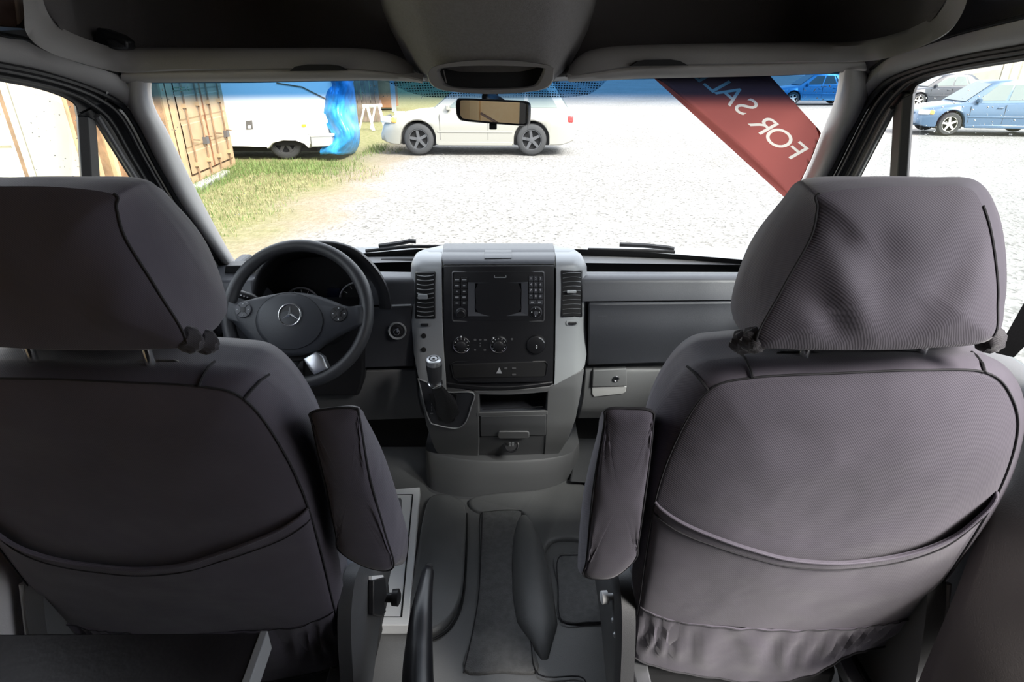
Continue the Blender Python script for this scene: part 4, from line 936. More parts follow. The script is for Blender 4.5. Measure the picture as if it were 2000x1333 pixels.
# ---- ignition
ig = empty('ignition_switch', PY(776, 646, 1.68), 'round silver rimmed ignition switch beside the center console', 'ignition switch')
c = PY(776, 646, 1.678); ax = (0.05, -1, .12)
MB().lathe(c, ax, [(.0275, -.01), (.0275, .006), (.0255, .010), (.0215, .006), (.0205, 0)], 40, cap=False).build('ring', M['silver'], ig)
MB().lathe(c, ax, [(.0215, -.01), (.0215, .004), (.0140, .006), (.013, .012), (.0, .012)], 40).build('rotor', M['black'], ig)
m = MB(); m.prism([PY(u, v, 1.663) for u, v in rrect(776.5, 646, 3.2, 8, 1.2)], (0, .004, 0)); m.build('key_slot', M['alu'], ig)
MB().lathe(c + Vector((0, -.011, 0)), ax, [(.009, 0), (.0095, .002), (.008, .003)], 24, cap=False).build('rotor_ring', M['grey_mark'], ig)

# ================================================================== CENTER CONSOLE
cs = empty('center_console', (-.02, 1.7, .13), 'grey and black center console standing between the seats', 'console')
CT = [(484, 1.80), (490, 1.755), (498, 1.70), (508, 1.668), (520, 1.652), (560, 1.638), (600, 1.628), (690, 1.612), (745, 1.606), (765, 1.612), (830, 1.655), (860, 1.70), (895, 1.765), (910, 1.78)]
def YS(u, v): return stab(CT, v) + 0.045 * ((u - 972) / 172.0) ** 2 + (0.05 * max(0, (abs(u - 972) - 150) / 30.0) ** 2)
# carcass behind all facings
patch('carcass', [(806, 524), (803, 560), (804, 620), (811, 690), (818, 738), (822, 762)], [(1143, 526), (1143, 560), (1144, 620), (1143, 690), (1139, 730), (1136, 756)], YS, M['dash'], cs, off=-.012, thick=.13, nu=24, nr=5, bevel=.004)
patch('carcass', [(830, 812), (838, 850), (848, 868)], [(1126, 808), (1116, 850), (1106, 866)], YS, M['dash'], cs, off=-.012, thick=.13, nu=24, nr=5, bevel=.004)
# top pad with lid
patch('top_cap', [(864, 486), (862, 491), (862, 500), (864, 510), (866, 517)], [(1082, 486), (1084, 491), (1084, 500), (1084, 510), (1083, 516)], YS, M['dash_mid'], cs, off=0.0, thick=.06, nu=20, bevel=.004)
patch('top_lid', [(947, 488), (946, 496), (946, 505)], [(999, 488), (999, 496), (999, 504)], YS, M['dash_mid'], cs, off=.004, thick=.03, bevel=.003)
# silver wings
lw = patch('wing_trim', [(822, 497), (808, 504), (803, 516), (802, 560), (803, 620), (808, 690), (817, 739), (822, 745)], [(864, 487), (862, 496), (862, 510), (863, 560), (864, 620), (867, 690), (871, 742), (872, 766)], YS, M['silver'], cs, off=.004, thick=.05, nu=10, nr=6, bevel=.004, sm=False)
rw_ = patch('wing_trim', [(1084, 487), (1085, 496), (1086, 510), (1086, 560), (1085, 620), (1084, 690), (1083, 735), (1082, 754)], [(1124, 496), (1138, 506), (1146, 520), (1147, 560), (1147, 620), (1146, 690), (1142, 716), (1136, 724)], YS, M['silver'], cs, off=.004, thick=.05, nu=10, nr=6, bevel=.004)
# black facing
bf = patch('black_facing', [(866, 520), (866, 560), (866, 640), (869, 700), (872, 750)], [(1083, 519), (1083, 560), (1082, 640), (1081, 700), (1080, 747)], YS, M['black'], cs, off=.002, thick=.04, nu=24, nr=5, bevel=.003, bow=lambda t: 0)
patch('facing_lip', [(872, 748), (874, 757)], [(1080, 746), (1080, 752)], YS, M['black'], cs, off=.006, thick=.03, nu=24, bevel=.003, bow=lambda t: 9 * math.sin(math.pi * t))
# vents
def vent(px, knob, shut, right):
    (u0, v0, u1, v1) = px
    g = empty('air_vent', PY((u0 + u1) / 2, (v0 + v1) / 2, YS((u0 + u1) / 2, (v0 + v1) / 2)), parent=cs)
    Yf = lambda u, v: YS(u, v)
    fr = rrect((u0 + u1) / 2, (v0 + v1) / 2, u1 - u0 + 5, v1 - v0 + 5, 3); fi = rrect((u0 + u1) / 2, (v0 + v1) / 2, u1 - u0, v1 - v0, 2)
    A = [PY(u, v, Yf(u, v) - .004) for u, v in fr]; B = [PY(u, v, Yf(u, v) - .0095) for u, v in fi]; Cc = [p + Vector((0, .003, 0)) for p in B]
    MB().grid([A, [a.lerp(b, .5) + Vector((0, -.002, 0)) for a, b in zip(A, B)], B, Cc], closed=True).build('vent_frame', M['black'], g, smooth=50)
    patch('vent_cavity', [(u0, v0), (u0, (v0 + v1) / 2), (u0, v1)], [(u1, v0), (u1, (v0 + v1) / 2), (u1, v1)], YS, M['black_soft'], g, off=.0075, thick=.002, nu=8, nr=8, bevel=0)
    n = 10
    for k in range(n):
        v = lerp(v0 + 5, v1 - 4, k / (n - 1)); r0 = []; r1 = []; r2 = []
        for i in range(9):
            t = i / 8; u = lerp(u0 + 1.0, u1 - 1.0, t); vv = v + 2.4 * math.sin(math.pi * t) * (1 if not right else -.6) - (1.5 * t if right else 0)
            y = Yf(u, vv)
            r0.append(PY(u, vv - (1.5 if not right else .8), y - .0085)); r1.append(PY(u, vv + .2, y - .0115)); r2.append(PY(u, vv + (1.2 if not right else .7), y - .0085))
        m = MB(); m.grid([r0, r1, r2]); m.build('vent_slat', M['vent'], g, smooth=30)
    u, v = knob
    m = MB(); m.prism([PY(a, b, Yf(a, b) - .012) for a, b in rrect(u, v, 19, 9 if not right else 5, 2)], (0, -.008, 0)); m.build('vent_tab', M['silver'], g, bevel=.0015)
    u, v = shut
    m = MB(); m.prism([PY(a, b, Yf(a, b) - .0065) for a, b in rrect(u, v, 24, 9, 3)], (0, -.001, 0)); m.build('shutter_surround', M['silver'], g, bevel=.0005)
    m = MB(); m.prism([PY(a, b, Yf(a, b) - .007) for a, b in rrect(u + .5, v, 15, 4.5, 1.6)], (0, -.006, 0)); m.build('shutter_wheel', M['black'], g, bevel=.001)
M['vent'] = plain('vent_slat_plastic', (.16, .165, .17), .45)
vent((813, 533, 848, 621), (826, 579), (829, 634), False)
vent((1098, 530, 1135, 618), (1116, 569), (1118, 631), True)
for (u, v) in ((828, 656), (828, 683)):
    c = PY(u, v, YS(u, v) - .004); MB().lathe(c, (-.15, -1, .05), [(.0075, -.002), (.0078, .003), (.0055, .0045), (0, .004)], 20).build('blank_button', M['black_soft'], cs)
# ---- radio
rd = empty('car_radio', PY(973, 580, 1.62), 'black head unit with screen and keypad in the center console', 'radio')
Yr = lambda u, v: YS(u, v)
def pan(pts, off, thick, name, mat, par, bevel=.001, smooth=30):
    m = MB(); m.prism([PY(u, v, Yr(u, v) - off) for u, v in pts], (0, thick, 0)); return m.build(name, mat, par, bevel=bevel, smooth=smooth)
fr = rrect(973, 579, 182, 100, 5, 6); fi = rrect(973, 579, 176, 94, 3, 6)
A = [PY(u, v, Yr(u, v) - .002) for u, v in fr]; B = [PY(u, v, Yr(u, v) - .004) for u, v in fi]
MB().grid([[p + Vector((0, .004, 0)) for p in A], [a.lerp(b, .3) + Vector((0, -.0045, 0)) for a, b in zip(A, B)], [a.lerp(b, .7) + Vector((0, -.0045, 0)) for a, b in zip(A, B)], B], closed=True).build('bezel', M['bezel'] if 'bezel' in M else M['dash_mid'], rd, smooth=50)
patch('faceplate', [(885, 532), (885, 580), (885, 626)], [(1061, 531), (1061, 580), (1061, 626)], Yr, M['black'], rd, off=.0035, thick=.006, nu=16, bevel=.0005)
# screen with raked surround
so = [(914, 552), (1031, 551), (1031, 612), (1026, 616), (920, 617), (914, 612)]; si = [(928, 554), (1018, 554), (1018, 610), (928, 610)]
A = [PY(u, v, Yr(u, v) - .0045) for u, v in [(914, 552), (1031, 551), (1031, 616), (914, 617)]]; B = [PY(u, v, Yr(u, v) - .0038) for u, v in si]
m = MB(); m.grid([[p + Vector((0, .001, 0)) for p in A], [p + Vector((0, -.004, 0)) for p in A], B], closed=True); m.build('screen_surround', M['dash_mid'], rd, smooth=0)
pan(si, .0042, .001, 'screen', M['screen'], rd, bevel=0)
pan(rrect(977, 540.5, 24, 4.5, 1.5), .0045, -.0012, 'cd_slot_mark', M['grey_mark'], rd, bevel=0); pan(rrect(977, 539.6, 21, 3, 1), .0058, -.0006, 'cd_slot', M['black_soft'], rd, bevel=0)
for r in range(5):
    for k in range(2):
        u = 892.5 + 14 * k; v = 546.5 + 11.5 * r
        b = pan(rrect(u, v, 12.6, 10, 1.5), .0045, -.0025, 'key', M['black'], rd, bevel=.0006)
        w = ((8.5, 9), (6.5, 4.5), (3, 5), (6.5, 6), (5.5, 5))[r][k]
        pan(rrect(u, v, w, 2.0 if r != 3 else 3.4, .6), .0074, -.0005, 'key_mark', M['grey_mark'], b, bevel=0)
keys = ['1', '2', '3', '4', '5', '6', '7', '8', '9', '*', '0', '#']
for r in range(4):
    for k in range(3):
        u = 1037 + 9.3 * k; v = 544.5 + 11.4 * r
        b = pan(rrect(u, v, 8.3, 9.8, 1.2), .0045, -.0022, 'key', M['dash'], rd, bevel=.0005)
        px_text(keys[r * 3 + k], u, v, 6, Yr, M['white_mark'], b, 'key_lettering', 1.0, .0076)
for k in range(2):
    b = pan(rrect(1039.5 + 14 * k, 590.5, 12.8, 8, 1.2), .0045, -.0022, 'key', M['dash'], rd, bevel=.0005)
    pan(rrect(1039.5 + 14 * k, 590.5, 5.5, 2.2, .8), .0071, -.0005, 'key_mark', M['grey_mark'], b, bevel=0)
def knob(u, v, rpx, name, par, mats, prof, y=None, ax=(0, -1, .1), n=40):
    c = PY(u, v, (y if y is not None else YS(u, v)) ); s_ = (c - CAM).dot(Vector((0, CP, -SP))) / 1170 * rpx
    out = None
    for nm, mt, pr in prof:
        o = MB().lathe(c, ax, [(r * s_, h) for r, h in pr], n).build(nm, mt, par); out = out or o
    return c, s_
kn = empty('volume_knob', PY(901, 611, YS(901, 611)), parent=rd); knob(901, 611, 10.5, 'k', kn, None, [('knob_skirt', M['dash_mid'], [(1, 0), (1, .005), (.88, .007)]), ('knob_cap', M['black'], [(.8, .004), (.76, .014), (.6, .016), (0, .0155)])])
kn = empty('selector_knob', PY(1046, 610, YS(1046, 610)), parent=rd); knob(1046, 610, 12.5, 'k', kn, None, [('knob_skirt', M['dash_mid'], [(1, 0), (1, .005), (.9, .007)]), ('knob_cap', M['black'], [(.86, .005), (.84, .009), (.5, .0095), (0, .0095)]), ('knob_center', M['dash_mid'], [(.38, .008), (.36, .014), (0, .0145)])])
for (du, dv) in ((0, -7.5), (0, 7.5), (-7.5, 0), (7.5, 0)):
    pan(rrect(1046 + du, 610 + dv, 2, 2, .6), .0105, -.0006, 'arrow_mark', M['white_mark'], kn, bevel=0)
# ---- climate controls
cl = empty('climate_panel', PY(975, 675, 1.61), 'row of three round heater knobs under the radio', 'climate control')
def dialk(u, v, marks, dot):
    g = empty('heater_knob', PY(u, v, YS(u, v)), parent=cl)
    c, s_ = knob(u, v, 17.5, 'k', g, None, [('chrome_ring', M['chrome'], [(1.0, -.002), (1.0, .004), (.95, .0065), (.87, .0055), (.86, .001)]), ('knob_face', M['black'], [(.87, -.002), (.86, .004), (.62, .005), (.56, .016), (.45, .018), (0, .018)])])
    a0 = Vector((1, 0, 0)); a1 = Vector((0, .1, 1)).normalized(); m = MB()
    for k in range(12):
        if k in (9,): continue
        an = R(k * 30); dd = a0 * math.cos(an) + a1 * math.sin(an); tt = a0 * -math.sin(an) + a1 * math.cos(an); o = Vector((0, -.0062, .0004)); q = c + o
        m.prism([q + dd * s_ * .68 + tt * .0006, q + dd * s_ * .80 + tt * .0006, q + dd * s_ * .80 - tt * .0006, q + dd * s_ * .68 - tt * .0006], (0, .0006, 0))
    m.build('tick_marks', M['white_mark'], g, smooth=0)
    an = R(dot); dd = a0 * math.cos(an) + a1 * math.sin(an); MB().lathe(c + dd * s_ * 1.0 + Vector((0, -.005, 0)), (0, -1, 0), [(.0022, -.002), (.0022, .002), (0, .003)], 12).build('pointer_dot', M['white_mark'], g)
dialk(901.5, 673.5, True, 90); dialk(974, 673, True, 125)
g = empty('airflow_knob', PY(1047, 672, YS(1047, 672)), parent=cl)
c, s_ = knob(1047, 672, 19.5, 'k', g, None, [('knob_face', M['black'], [(1.0, -.002), (1.0, .004), (.92, .012), (.8, .014), (0, .013)])])
a0 = Vector((1, 0, 0)); a1 = Vector((0, .1, 1)).normalized()
MB().tube([c + (a0 * math.cos(R(t)) + a1 * math.sin(R(t))) * s_ * .84 + Vector((0, -.0145, .001)) for t in range(20, 75, 6)], .0014, 6).build('painted_glint', M['silver'], g)  # short silver arc imitating a highlight on the knob edge
px_text('0', 1048, 678, 9, YS, M['white_mark'], g, 'knob_mark', .8, .0155)
for (u, v, w, h) in ((928, 664, 5, 4), (938, 664, 5, 3), (948, 664, 6, 3), (928, 684, 4, 3), (947, 684, 5, 3), (938, 671, 3, 2), (938, 676, 3, 2), (1000, 663, 4, 4)):
    pan(rrect(u, v, w, h, 1), .0035, -.0006, 'symbol_mark', M['grey_mark2'], cl, bevel=0)
# ---- switch bank under the heater
sw = patch('switch_bank', [(882, 712), (886, 740)], [(1068, 706), (1066, 737)], YS, M['black_soft'], cs, off=.004, thick=.02, nu=16, bevel=.003)
path = [(880, 712), (886, 738), (896, 745), (1055, 741), (1066, 734), (1070, 712), (1064, 706), (890, 707)]
MB().tube([PY(u, v, YS(u, v) - .006) for u, v in path], .0016, 6, closed=True).build('switch_bank_rim', M['black'], sw)
tri = [PY(u, v, YS(u, v) - .0075) for u, v in [(975, 718), (980.5, 730), (969, 730)]]
MB().prism(tri, (0, .0005, 0)).build('warning_triangle', M['grey_mark'], sw, smooth=0)
for (u, v, w, h) in ((988, 720, 6, 4), (1004, 720, 8, 3), (1004, 732, 8, 3)):
    m = MB(); m.prism([PY(a, b, YS(a, b) - .0075) for a, b in rrect(u, v, w, h, 1.2)], (0, .0005, 0)); m.build('switch_mark', M['grey_mark2'], sw, smooth=0)
# ---- lower console: open cubby, drawer, lighter socket
YB_ = lambda u, v: YS(u, v)
patch('lower_body', [(818, 742), (824, 782), (832, 830), (846, 872), (870, 914)], [(936, 768), (936, 800), (937, 840), (936, 876), (934, 915)], YB_, M['plastic_grey'], cs, off=.002, thick=.06, nu=12, nr=5, bevel=.004)
patch('lower_body', [(1070, 756), (1068, 800), (1066, 840), (1064, 874), (1060, 913)], [(1141, 722), (1134, 770), (1124, 820), (1108, 862), (1078, 908)], YB_, M['plastic_grey'], cs, off=.002, thick=.06, nu=12, nr=5, bevel=.004)
patch('lower_center', [(932, 854), (933, 876), (934, 915)], [(1066, 850), (1064, 874), (1060, 913)], YB_, M['plastic_mid'], cs, off=-.004, thick=.05, nu=12, nr=4, bevel=.003)
patch('cubby_rim', [(924, 764), (934, 771)], [(1075, 755), (1070, 766)], YB_, M['plastic_grey'], cs, off=.003, thick=.05, nu=14, bevel=.002, bow=lambda t: 3 * math.sin(math.pi * t))
patch('cubby_back', [(930, 764), (930, 812)], [(1070, 760), (1070, 808)], lambda u, v: YS(u, v) + .11, M['black_soft'], cs, thick=.01)
patch('cubby_sill', [(930, 807), (930, 814)], [(1070, 803), (1070, 811)], YB_, M['plastic_grey'], cs, off=.003, thick=.008, nu=14, bevel=.002)
m = MB(); m.tube([PY(u, v, YS(u, v) - .001) for u, v in [(942, 800), (1060, 795)]], .0015, 6); m.build('cubby_lip', M['black'], cs)
dr_ = patch('drawer', [(938, 814), (938, 834), (939, 853)], [(1067, 811), (1067, 832), (1066, 851)], YB_, M['plastic_mid'], cs, off=.003, thick=.03, nu=14, bevel=.002)
m = MB(); m.prism([PY(u, v, YS(u, v) - .001) for u, v in rrect(1003, 848, 62, 14, 5)], (0, -.008, 0)); m.build('drawer_pull', M['plastic_grey'], dr_, bevel=.003)
c = PY(999, 870, YS(999, 870) - .002); MB().lathe(c, (0, -1, .55), [(.026, -.006), (.026, .006), (.022, .008), (.018, .003), (0, .003)], 32).build('lighter_socket', M['black'], cs)
m = MB()
for (du, dv) in ((-3, -2.5), (3, -2.5), (-3, 2.5), (3, 2.5)): m.prism([PY(a, b, YS(a, b) - .012) for a, b in rrect(999 + du, 869 + dv, 4.4, 3.6, .8)], (0, .001, 0))
m.build('socket_mark', M['grey_mark'], cs, smooth=0)
# ---- gear selector
gs = empty('gear_selector', PY(865, 830, 1.62), 'silver topped gear lever with black gaiter left of the radio', 'gear lever')
rec = [(817, 740), (845, 752), (871, 766), (924, 768), (920, 795), (911, 822), (900, 834), (884, 837), (850, 830), (840, 824), (830, 795)]
rq = arc_pts(rec + rec[:1], 4)[:-1]
def YG(u, v): return YS(u, v) - .006
m = MB(); m.prism([PY(u, v, YG(u, v)) for u, v in rq], (0, .012, 0)); m.build('gate_plate', M['dash'], gs, smooth=0)
m = MB(); m.tube([PY(u, v, YG(u, v) - .002) for u, v in rq], .0022, 8, closed=True); m.build('gate_rim', M['silver'], gs)
m = MB(); bp = [(836, 770), (872, 768), (893, 770), (889, 822), (884, 826), (856, 824), (848, 800)]
m.prism([PY(u, v, YG(u, v) - .002) for u, v in bp], (0, .006, 0)); m.build('gaiter_frame', M['black'], gs, bevel=.002)
# gaiter: folded cone
def GP(u, v, o): return PY(u, v, YG(u, v) - o)
rings = []
spec = [(874, 800, 22, 26, .003), (871, 790, 20, 22, .014), (864, 778, 16, 15, .035), (858, 766, 14, 10, .055), (853, 757, 11, 7, .072), (850, 748, 10, 5, .082)]
for i, (u, v, ru, rv, o) in enumerate(spec):
    rings.append([GP(u + ru * math.cos(a) * (1 + .10 * math.sin(5 * a + i)), v + rv * math.sin(a) * (1 + .10 * math.cos(4 * a + 2 * i)), o) for a in [2 * math.pi * k / 32 for k in range(32)]])
m = MB(); m.loft(rings); m.build('gaiter', M['gaiter'], gs, smooth=60)
k0 = GP(850, 750, .085); k1 = GP(847, 702, .105); dirk = (k1 - k0).normalized(); Lk = (k1 - k0).length
pxm = 1170 / (k1 - CAM).dot(Vector((0, CP, -SP)))
rk = 15.5 / pxm
MB().lathe(k0, dirk, [(rk * .95, -.002), (rk * 1.0, 0), (rk * .98, .006), (rk * .8, .007)], 28).build('collar', M['chrome'], gs)
MB().lathe(k0, dirk, [(rk * .78, .006), (rk * .92, Lk * .3), (rk * 1.02, Lk * .75), (rk * 1.0, Lk * .86), (0, Lk * .86)], 28).build('lever_grip', M['leather'], gs)
MB().lathe(k0, dirk, [(rk * 1.0, Lk * .82), (rk * 1.04, Lk * .9), (rk * .98, Lk * 1.0), (rk * .80, Lk * 1.03), (rk * .62, Lk * 1.025), (0, Lk * 1.02)], 28).build('silver_cap', M['alu'], gs)
MB().lathe(k0, dirk, [(rk * .60, Lk * 1.02), (rk * .58, Lk * 1.034), (rk * .48, Lk * 1.03), (rk * .46, Lk * 1.022)], 28, cap=False).build('cap_ring', M['black_soft'], gs)
MB().lathe(k0, dirk, [(rk * .22, Lk * 1.02), (rk * .2, Lk * 1.035), (0, Lk * 1.036)], 4).build('cap_emblem', M['black'], gs)
m = MB()
for dv in (790, 796, 802): m.prism([GP(a, b, .003) for a, b in rrect(843, dv, 1.6, 4, .5)], (0, .0005, 0))
m.prism([GP(a, b, .003) for a, b in rrect(843, 808, 6, 1.6, .5)], (0, .0005, 0)); m.build('gate_mark', M['grey_mark'], gs, smooth=0)

# ================================================================== STEERING WHEEL
Wc = PY(582, 613, 1.47); EL = R(31); nw = Vector((0, -math.cos(EL), math.sin(EL))); ew = Vector((1, 0, 0)); uw = Vector((0, math.sin(EL), math.cos(EL)))
def PW(u, v, o=0.0): return PP(u, v, Wc + nw * o, nw)
st = empty('steering_wheel', Wc, 'black leather steering wheel with star badge and silver lower spokes', 'steering wheel')
Rw = 0.1845; rt_ = .0165
m = MB(); rings = []
for i in range(96):
    a = 2 * math.pi * i / 96; d = ew * math.cos(a) + uw * math.sin(a); c = Wc + d * Rw
    th = 1 + .13 * max(0, math.cos(2 * (a - R(28))) ) ** 8 * (1 if abs(math.sin(a)) < .85 else 0)
    rings.append([c + (d * math.cos(b) * 1.0 + nw * math.sin(b) * 1.1) * rt_ * th for b in [2 * math.pi * k / 20 for k in range(20)]])
rings.append(rings[0]); m.loft(rings, False, False); m.build('rim', M['leather'], st, smooth=80)
# hub and side spokes
hub = [(436, 588), (452, 593), (482, 587), (515, 579), (563, 571), (610, 575), (645, 586), (680, 599), (702, 596), (716, 600), (716, 632), (700, 640), (668, 655), (640, 672), (612, 690), (563, 697), (515, 688), (480, 656), (456, 632), (434, 622)]
hq = arc_pts(hub + hub[:1], 5)[:-1]
hp0 = [PW(u, v, -.012) for u, v in hq]; cu_ = sum((PW(u, v, .02) for u, v in hq), Vector()) / len(hq)
hp1 = [PW(u, v, .004) for u, v in hq]; hp2 = [cu_ + (PW(u, v, .014) - cu_) * .96 for u, v in hq]; hp3 = [cu_ + (PW(u, v, .022) - cu_) * .88 for u, v in hq]
m = MB(); m.loft([hp0, hp1, hp2, hp3]); hb2 = m.build('hub', M['hub'], st, smooth=60)
ab = ell(565, 628, 65, 55, 48); cA_ = PW(565, 628, .028)
m = MB(); m.loft([[PW(u, v, .018) for u, v in ab], [cA_ + (PW(u, v, .026) - cA_) * 1.0 for u, v in ab]] + [[cA_ + (PW(u, v, .026) - cA_) * k + nw * (.014 * (1 - k * k)) for u, v in ab] for k in (.9, .7, .45, .2, .02)]); m.build('airbag_cover', M['hub'], st, smooth=60)
MB().tube([PW(u, v, .0235) for u, v in ab], .0012, 6, closed=True).build('cover_joint', M['black_soft'], st)
# badge: ring and three pointed star
bc = PW(566, 615, .0405); sc = (bc - CAM).dot(Vector((0, CP, -SP))) / 1170; rb_ = 21.5 * sc
bd = empty('badge', bc, parent=st)
m = MB(); m.tube([bc + (ew * math.cos(2 * math.pi * k / 48) + uw * math.sin(2 * math.pi * k / 48)) * rb_ for k in range(48)], .0021, 8, closed=True); m.build('badge_ring', M['chrome'], bd)
m = MB()
for k in range(3):
    a = R(90 + 120 * k); d = ew * math.cos(a) + uw * math.sin(a); t_ = ew * -math.sin(a) + uw * math.cos(a)
    tip = bc + d * rb_; b0 = bc + t_ * rb_ * .15 + d * rb_ * .08; b1 = bc - t_ * rb_ * .15 + d * rb_ * .08; apex = bc + nw * .004
    m.add([tip, b0, apex, b1, bc], [(0, 1, 2), (0, 2, 3), (1, 4, 2), (4, 3, 2)])
m.build('badge_star', M['chrome'], bd, smooth=0)
MB().lathe(bc - nw * .004, nw, [(rb_ * .98, 0), (rb_ * .98, .003), (0, .003)], 40).build('badge_plate', M['black'], bd)
def hub_text(s, u, v, h, mat):
    vv, ff = text_geo(s, 1.0); mk('airbag_lettering', [PW(u + p.x * h, v - p.y * h, .0345) for p in vv], ff, mat, st, smooth=0)
hub_text('AIRBAG', 562, 660, 7, M['dash_letter'])
# button pads
for (u, v, name, mt) in ((477, 606, 'button_pad', M['dash_mid']), (663, 614, 'button_pad', M['black'])):
    c = PW(u, v, .018); g = MB().lathe(c, nw, [(.0215, -.004), (.0215, .006), (.020, .008), (0, .0085)], 36).build(name, mt, st)
    MB().lathe(c, nw, [(.0068, .007), (.0068, .0095), (0, .010)], 24).build('button_center', M['black'], g)
    m = MB()
    for k in range(4):
        a = R(45 + 90 * k); d = ew * math.cos(a) + uw * math.sin(a); m.tube([c + d * .0075 + nw * .0092, c + d * .0205 + nw * .0085], .0006, 4)
    m.build('button_joint', M['black_soft'], g)
    m = MB()
    for k in range(4):
        a = R(90 * k); d = ew * math.cos(a) + uw * math.sin(a); m.box(c + d * .0145 + nw * .0092, (.0030, .0012, .0022))
    m.build('button_mark', M['white_mark'], g, smooth=0)
# lower spokes in satin silver
for q in ([(495, 697), (511, 683), (536, 699), (530, 722), (505, 726)], [(591, 701), (617, 686), (630, 695), (641, 720), (613, 733), (604, 722)]):
    qq = [PW(u, v, .016) for u, v in q]; c_ = sum(qq, Vector()) / len(qq)
    m = MB(); m.loft([[p - nw * .03 for p in qq], [p - nw * .004 for p in qq], [c_ + (p - c_) * .93 for p in qq], [c_ + (p - c_) * .6 + nw * .003 for p in qq]]); m.build('silver_spoke', M['alu'], st, smooth=50, bevel=.002)
# hub underside and column
m = MB(); m.loft([[PW(u, v, -.010) for u, v in ell(575, 650, 70, 55, 32)], [PW(u, v, -.05) for u, v in ell(575, 655, 66, 52, 32)]]); m.build('hub_back', M['black_soft'], st)
m = MB(); a = Wc - nw * .045; b = Wc - nw * .26 + Vector((0, .06, -.02)); m.tube([a, a.lerp(b, .5), b], [.062, .066, .07], 24); m.build('column_shroud', M['black'], st)
# indicator stalk
sk_ = empty('control_stalk', PW(484, 580, -.05), 'black indicator stalk behind the left side of the steering wheel', 'control stalk')
p0 = PW(540, 610, -.07); p1 = PW(492, 582, -.055); p2 = PW(466, 574, -.05)
m = MB(); m.tube([p0, p1, p2], [.008, .012, .011], 14); m.build('stalk', M['black'], sk_)
m = MB(); 
for k in (.2, .45, .7): m.box(p1.lerp(p2, k) + Vector((0, -.011, .003)), (.004, .002, .003))
m.build('stalk_mark', M['white_mark'], sk_, smooth=0)
# ================================================================== OUTSIDE
def ground_mat():
    m, nt, out = nmat('gravel_yard'); p = N(nt, 'BsdfPrincipled'); L(nt, p.outputs[0], out.inputs[0]); p.inputs['Roughness'].default_value = 0.95; p.inputs['Specular IOR Level'].default_value = .1
    tc = N(nt, 'TexCoord'); ob = tc.outputs['Object']
    def noise_(sc, det=4, dist=0.0):
        t = N(nt, 'TexNoise'); t.inputs['Scale'].default_value = sc; t.inputs['Detail'].default_value = det; t.inputs['Distortion'].default_value = dist; L(nt, ob, t.inputs['Vector']); return t.outputs['Fac']
    def ramp(src, stops):
        r = N(nt, 'ValToRGB'); e = r.color_ramp.elements
        while len(e) < len(stops): e.new(.5)
        for k, (pos, c) in enumerate(stops): e[k].position = pos; e[k].color = rgba(c)
        L(nt, src, r.inputs[0]); return r.outputs[0]
    def mix(f, a, b):
        mx = N(nt, 'Mix'); mx.data_type = 'RGBA'; L(nt, f, mx.inputs[0]); L(nt, a, mx.inputs[6]); L(nt, b, mx.inputs[7]); return mx.outputs[2]
    vo = N(nt, 'TexVoronoi'); vo.inputs['Scale'].default_value = 26; L(nt, ob, vo.inputs['Vector'])
    bw = N(nt, 'RGBToBW'); L(nt, vo.outputs['Color'], bw.inputs[0])
    grav = ramp(bw.outputs[0], [(0.08, (.13, .127, .12)), (0.32, (.225, .22, .212)), (0.65, (.285, .28, .272))])
    patchy = ramp(noise_(.35, 5), [(.35, (.86, .85, .83)), (.65, (1, 1, 1))])
    mu = N(nt, 'Mix'); mu.data_type = 'RGBA'; mu.blend_type = 'MULTIPLY'; mu.inputs[0].default_value = 1; L(nt, grav, mu.inputs[6]); L(nt, patchy, mu.inputs[7]); grav = mu.outputs[2]
    dirt = ramp(noise_(14, 6), [(.3, (.19, .155, .11)), (.7, (.25, .215, .165))])
    grass = ramp(noise_(9, 6), [(.3, (.125, .13, .05)), (.55, (.19, .18, .088)), (.75, (.24, .215, .125))])
    sx = N(nt, 'SeparateXYZ'); L(nt, ob, sx.inputs[0])
    def edge_(x0, x1, amp, sc):
        n = noise_(sc, 5); a = N(nt, 'Math'); a.operation = 'MULTIPLY_ADD'; a.inputs[1].default_value = amp; L(nt, n, a.inputs[0]); L(nt, sx.outputs['X'], a.inputs[2])
        r = N(nt, 'MapRange'); r.interpolation_type = 'SMOOTHSTEP'; r.inputs['From Min'].default_value = x0 + amp * .5; r.inputs['From Max'].default_value = x1 + amp * .5; L(nt, a.outputs[0], r.inputs[0]); return r.outputs[0]
    g1 = mix(edge_(-4.2, -2.7, 2.4, .7), grass, dirt)
    g2 = mix(edge_(-3.1, -2.0, 1.8, .9), g1, grav)
    L(nt, g2, p.inputs['Base Color'])
    b = N(nt, 'Bump'); b.inputs['Strength'].default_value = .6; b.inputs['Distance'].default_value = .02; L(nt, vo.outputs['Distance'], b.inputs['Height']); L(nt, b.outputs[0], p.inputs['Normal'])
    return m
m = MB(); n = 60; rows = []
for i in range(n + 1):
    y = -20 + 130 * (i / n) ** 1.3; rows.append([Vector((-70 + 140 * j / 60, y, GZ + .02 * noise.noise(Vector((j * .7, y * .3, 0))) - .02)) for j in range(61)])
m.grid(rows); gd = m.build('ground', ground_mat(), smooth=180); tag(gd, kind='structure')
def G0(u, v): return PZ(u, v, GZ)
